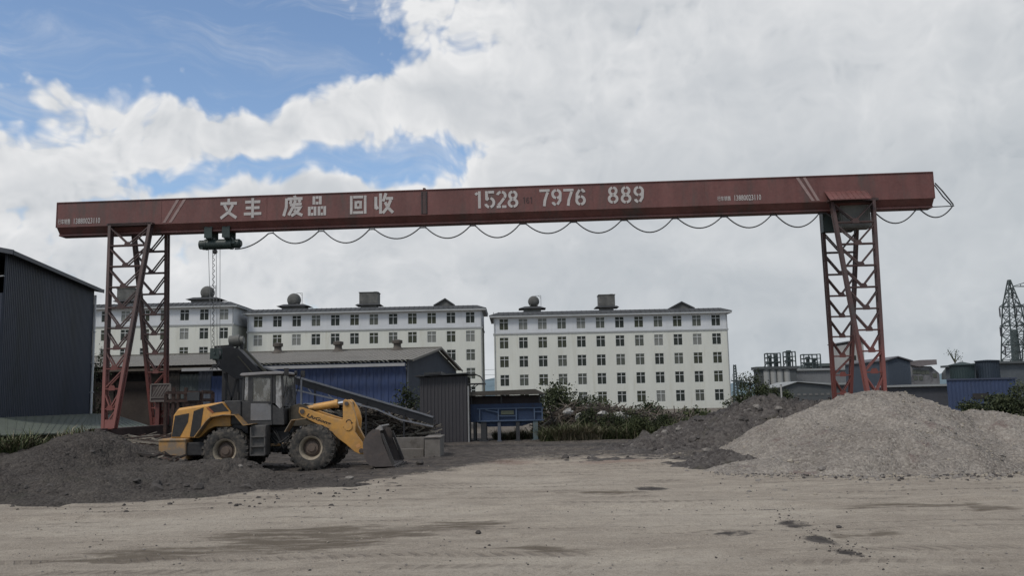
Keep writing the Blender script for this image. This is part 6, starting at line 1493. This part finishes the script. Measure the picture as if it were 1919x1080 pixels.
# bare plant top above the cone tank
bt_ = thing('bare_tree', gpos(1800, 790, 82), 'thin bare tree top showing above the conical tank', 'tree')
m = MB(); c = Vector(gpos(1800, 790, 82)); hh = hgt(1800, 655, 82); rr = random.Random(4)
m.tube([c, c+Vector((0, 0, hh*.75)), c+Vector((-.1, 0, hh*.86))], [.12, .07, .05], 6); m.build('trunk', BARK, bt_)
m = MB()
for dx, top_ in ((-.62, 1.0), (-.35, .95), (.18, .99), (.5, .9), (.1, .9)):
    e_ = c+Vector((dx, 0, hh*top_)); m.tube([c+Vector((-.05, 0, hh*.8)), (c+Vector((-.05, 0, hh*.8))).lerp(e_, .5)+Vector((dx*.1, 0, .1)), e_], [.05, .04, .03], 5)
    for _ in range(16):
        p = e_ + Vector((rr.gauss(0, .12), rr.gauss(0, .12), rr.gauss(-.15, .2))); d = Vector((rr.gauss(0, 1), rr.gauss(0, 1), rr.gauss(0, 1))).normalized()*.16; s_ = d.orthogonal().normalized()*.05; m.add([p, p+d*.5+s_, p+d, p+d*.5-s_], [(0, 1, 2, 3)])
m.build('crown', LEAF, bt_)
# lattice pylon
def pylon(cx, Y, levels, arms, label, name='lattice_pylon', w=.16, mat=FRAMEF, bw=.07):
    o = thing(name, (cx, Y, 0), label, 'pylon')
    m = MB(); br = MB()
    cor = lambda l, i: Vector((cx + levels[l][1]*(-1, 1, 1, -1)[i], Y + levels[l][1]*(-1, -1, 1, 1)[i], levels[l][0]))
    for l in range(len(levels)-1):
        for i in range(4):
            m.bar(cor(l, i), cor(l+1, i), w)
            j = (i+1) % 4
            br.bar(cor(l, i), cor(l+1, j), bw); br.bar(cor(l, j), cor(l+1, i), bw); br.bar(cor(l+1, i), cor(l+1, j), bw)
    m.build('leg', mat, o); br.build('brace', mat, o)
    for z, L, drop in arms:
        a = MB()
        for s in (-1, 1):
            tip = Vector((cx+s*L, Y, z))
            for dy in (-.5, .5): a.bar((cx+s*.4, Y+dy, z-.05), tip, bw*1.4); a.bar((cx+s*.4, Y+dy, z+1.0), tip, bw*1.2)
            for f in (.3, .6): a.bar((cx+s*L*f, Y, z), (cx+s*L*f, Y, z+1.0*(1-f)), bw)
        a.build('crossarm', mat, o)
        if drop:
            for s in (-1, 1):
                ins = MB(); tip = Vector((cx+s*L, Y, z))
                ins.lathe([(.03, 0), (.03, -.15)] + [q for k in range(8) for q in ((.17, -.2-k*.2), (.08, -.3-k*.2))] + [(.03, -1.9), (.03, -2.1)], tip, 'Z', 8); ins.build('insulator', M('insulator_dark', (.05, .05, .06), .4, .1, 1), o)
    return o
Yp = 150.0; zp = lambda py: FZ(py, 1895, Yp); xp = FX(1898, 600, Yp)
k_ = Yp/F_PX
lev = [(-.2, 27*k_), (zp(720), 24*k_), (zp(690), 20.5*k_), (zp(675), 18.5*k_), (zp(660), 17.5*k_), (zp(646), 16.5*k_), (zp(628), 15*k_), (zp(610), 14*k_), (zp(592), 12.5*k_), (zp(574), 11*k_), (zp(556), 7.5*k_), (zp(540), 4.5*k_), (zp(525), 1.6*k_)]
pylon(xp, Yp, lev, [(zp(611), 25*k_, 1), (zp(575), 23*k_, 1), (zp(647), 19.5*k_, 1)], 'tall lattice power pylon at the right edge above the grey hall', w=.17, bw=.085)
p2 = thing('concrete_mast', (FX(1903, 700, 160), 160, 0), 'dark solid mast standing inside the outline of the tall pylon', 'mast')
m = MB(); m.tube([(FX(1904, 700, 160), 160, -.2), (FX(1903, 650, 160), 160, FZ(618, 1903, 160))], [.75, .5], 10); m.build('shaft', FRAMEF, p2, sharp=40)
m = MB(); z_ = FZ(622, 1903, 160); m.bar((FX(1895, 620, 160), 160, z_), (FX(1915, 620, 160), 160, z_), .15); m.build('crossarm', FRAMEF, p2)
x2 = FX(1942, 600, 165); lv2 = [(-.2, 3.0), (FZ(690, 1940, 165), 2.3), (FZ(650, 1940, 165), 1.9), (FZ(610, 1940, 165), 1.5), (FZ(575, 1940, 165), 1.2), (FZ(538, 1940, 165), .8), (FZ(515, 1940, 165), .2)]
pylon(x2, 165, lv2, [(FZ(537, 1905, 165), 3.9, 1), (FZ(575, 1920, 165), 3.6, 1), (FZ(610, 1920, 165), 3.0, 0)], 'second lattice pylon mostly cut off by the right frame edge', w=.17, bw=.085)
# lattice pole right of the right block with arms
pl_ = thing('lattice_pole', (FX(1379, 740, 105), 105, 0), 'dark lattice pole with short arms just right of the right block', 'pole')
m = MB(); cx = FX(1378.5, 720, 105); z1_ = FZ(684, 1378, 105)
for sx in (-1, 1):
    for sy in (-1, 1): m.bar((cx+sx*.32, 105+sy*.3, -.1), (cx+sx*.11, 105+sy*.1, z1_), .09)
for k in range(18):
    z_ = z1_*k/18; h_ = z1_/18; a0_ = .32-.21*k/18; a1_ = .32-.21*(k+1)/18
    for sy in (-1, 1): m.bar((cx-a0_, 105+sy*a0_, z_), (cx+a1_, 105+sy*a1_, z_+h_), .035); m.bar((cx+a0_, 105+sy*a0_, z_), (cx-a1_, 105+sy*a1_, z_+h_), .035)
m.build('mast', FRAMEF, pl_)
m = MB(); zz = FZ(714, 1378, 105); m.bar((cx-.5, 105, zz), (cx+.85, 105, zz-.12), .14); m.bar((cx+.8, 105, zz-1.2), (cx+.8, 105, zz+.5), .06); m.bar((cx+.4, 105, zz-.5), (cx+.4, 105, zz-.1), .2); m.bar((cx-.45, 105, zz), (cx-.3, 105, zz+.8), .04)
m.build('crossarm', FRAMEF, pl_)
wp_ = thing('white_post', (FX(1464.5, 745, 90), 90, 0), 'thin white post standing before the gabled shed', 'post')
m = MB(); x_ = FX(1464.5, 740, 90); m.cyl((x_, 90, -.1), (x_, 90, FZ(722, 1464, 90)), .09, 8); m.build('shaft', PALEF, wp_); m = MB(); m.cyl((x_, 90, FZ(722, 1464, 90)), (x_, 90, FZ(721, 1464, 90)), .12, 8); m.build('cap', GREYF, wp_)
# wires in the gap between the blocks
wr = thing('power_line', (0, 300, 0), 'three thin power lines crossing the gap between the two cream blocks', 'power line')
for py in (694, 703.5, 713):
    m = MB(); a_, b_ = P(700, py+4, 300), P(1120, py-4.6, 300); m.tube([a_.lerp(b_, k/8)+Vector((0, 0, -1.2*4*(k/8)*(1-k/8)+1.2)) for k in range(9)], .05, 4); m.build('wire', FRAMEF, wr)
# hills
m = MB(); rr = random.Random(2); nn = 160; vs = []
for k in range(nn+1):
    a_ = R(-70+140*k/nn); D = 3200
    for j, (dd, hk) in enumerate(((0, 0), (350, .55), (800, 1.0), (1500, .6), (2200, 0))):
        h_ = 70 + 45*fbm(a_*6, 0, 1, 4, 2.0) + 18*fbm(a_*30, j*.7, 1, 3, 5)
        vs.append((math.sin(a_)*(D+dd), math.cos(a_)*(D+dd), max(-2, h_*hk) if hk else -2))
m.add(vs, [(k*5+j, (k+1)*5+j, (k+1)*5+j+1, k*5+j+1) for k in range(nn) for j in range(4)])
o = m.build('hills', M('hill_forest_haze', (.10, .145, .17), .95, .2, .01), smooth=True); tag(o, kind='structure')  # blue of distance haze is painted into the forest colour
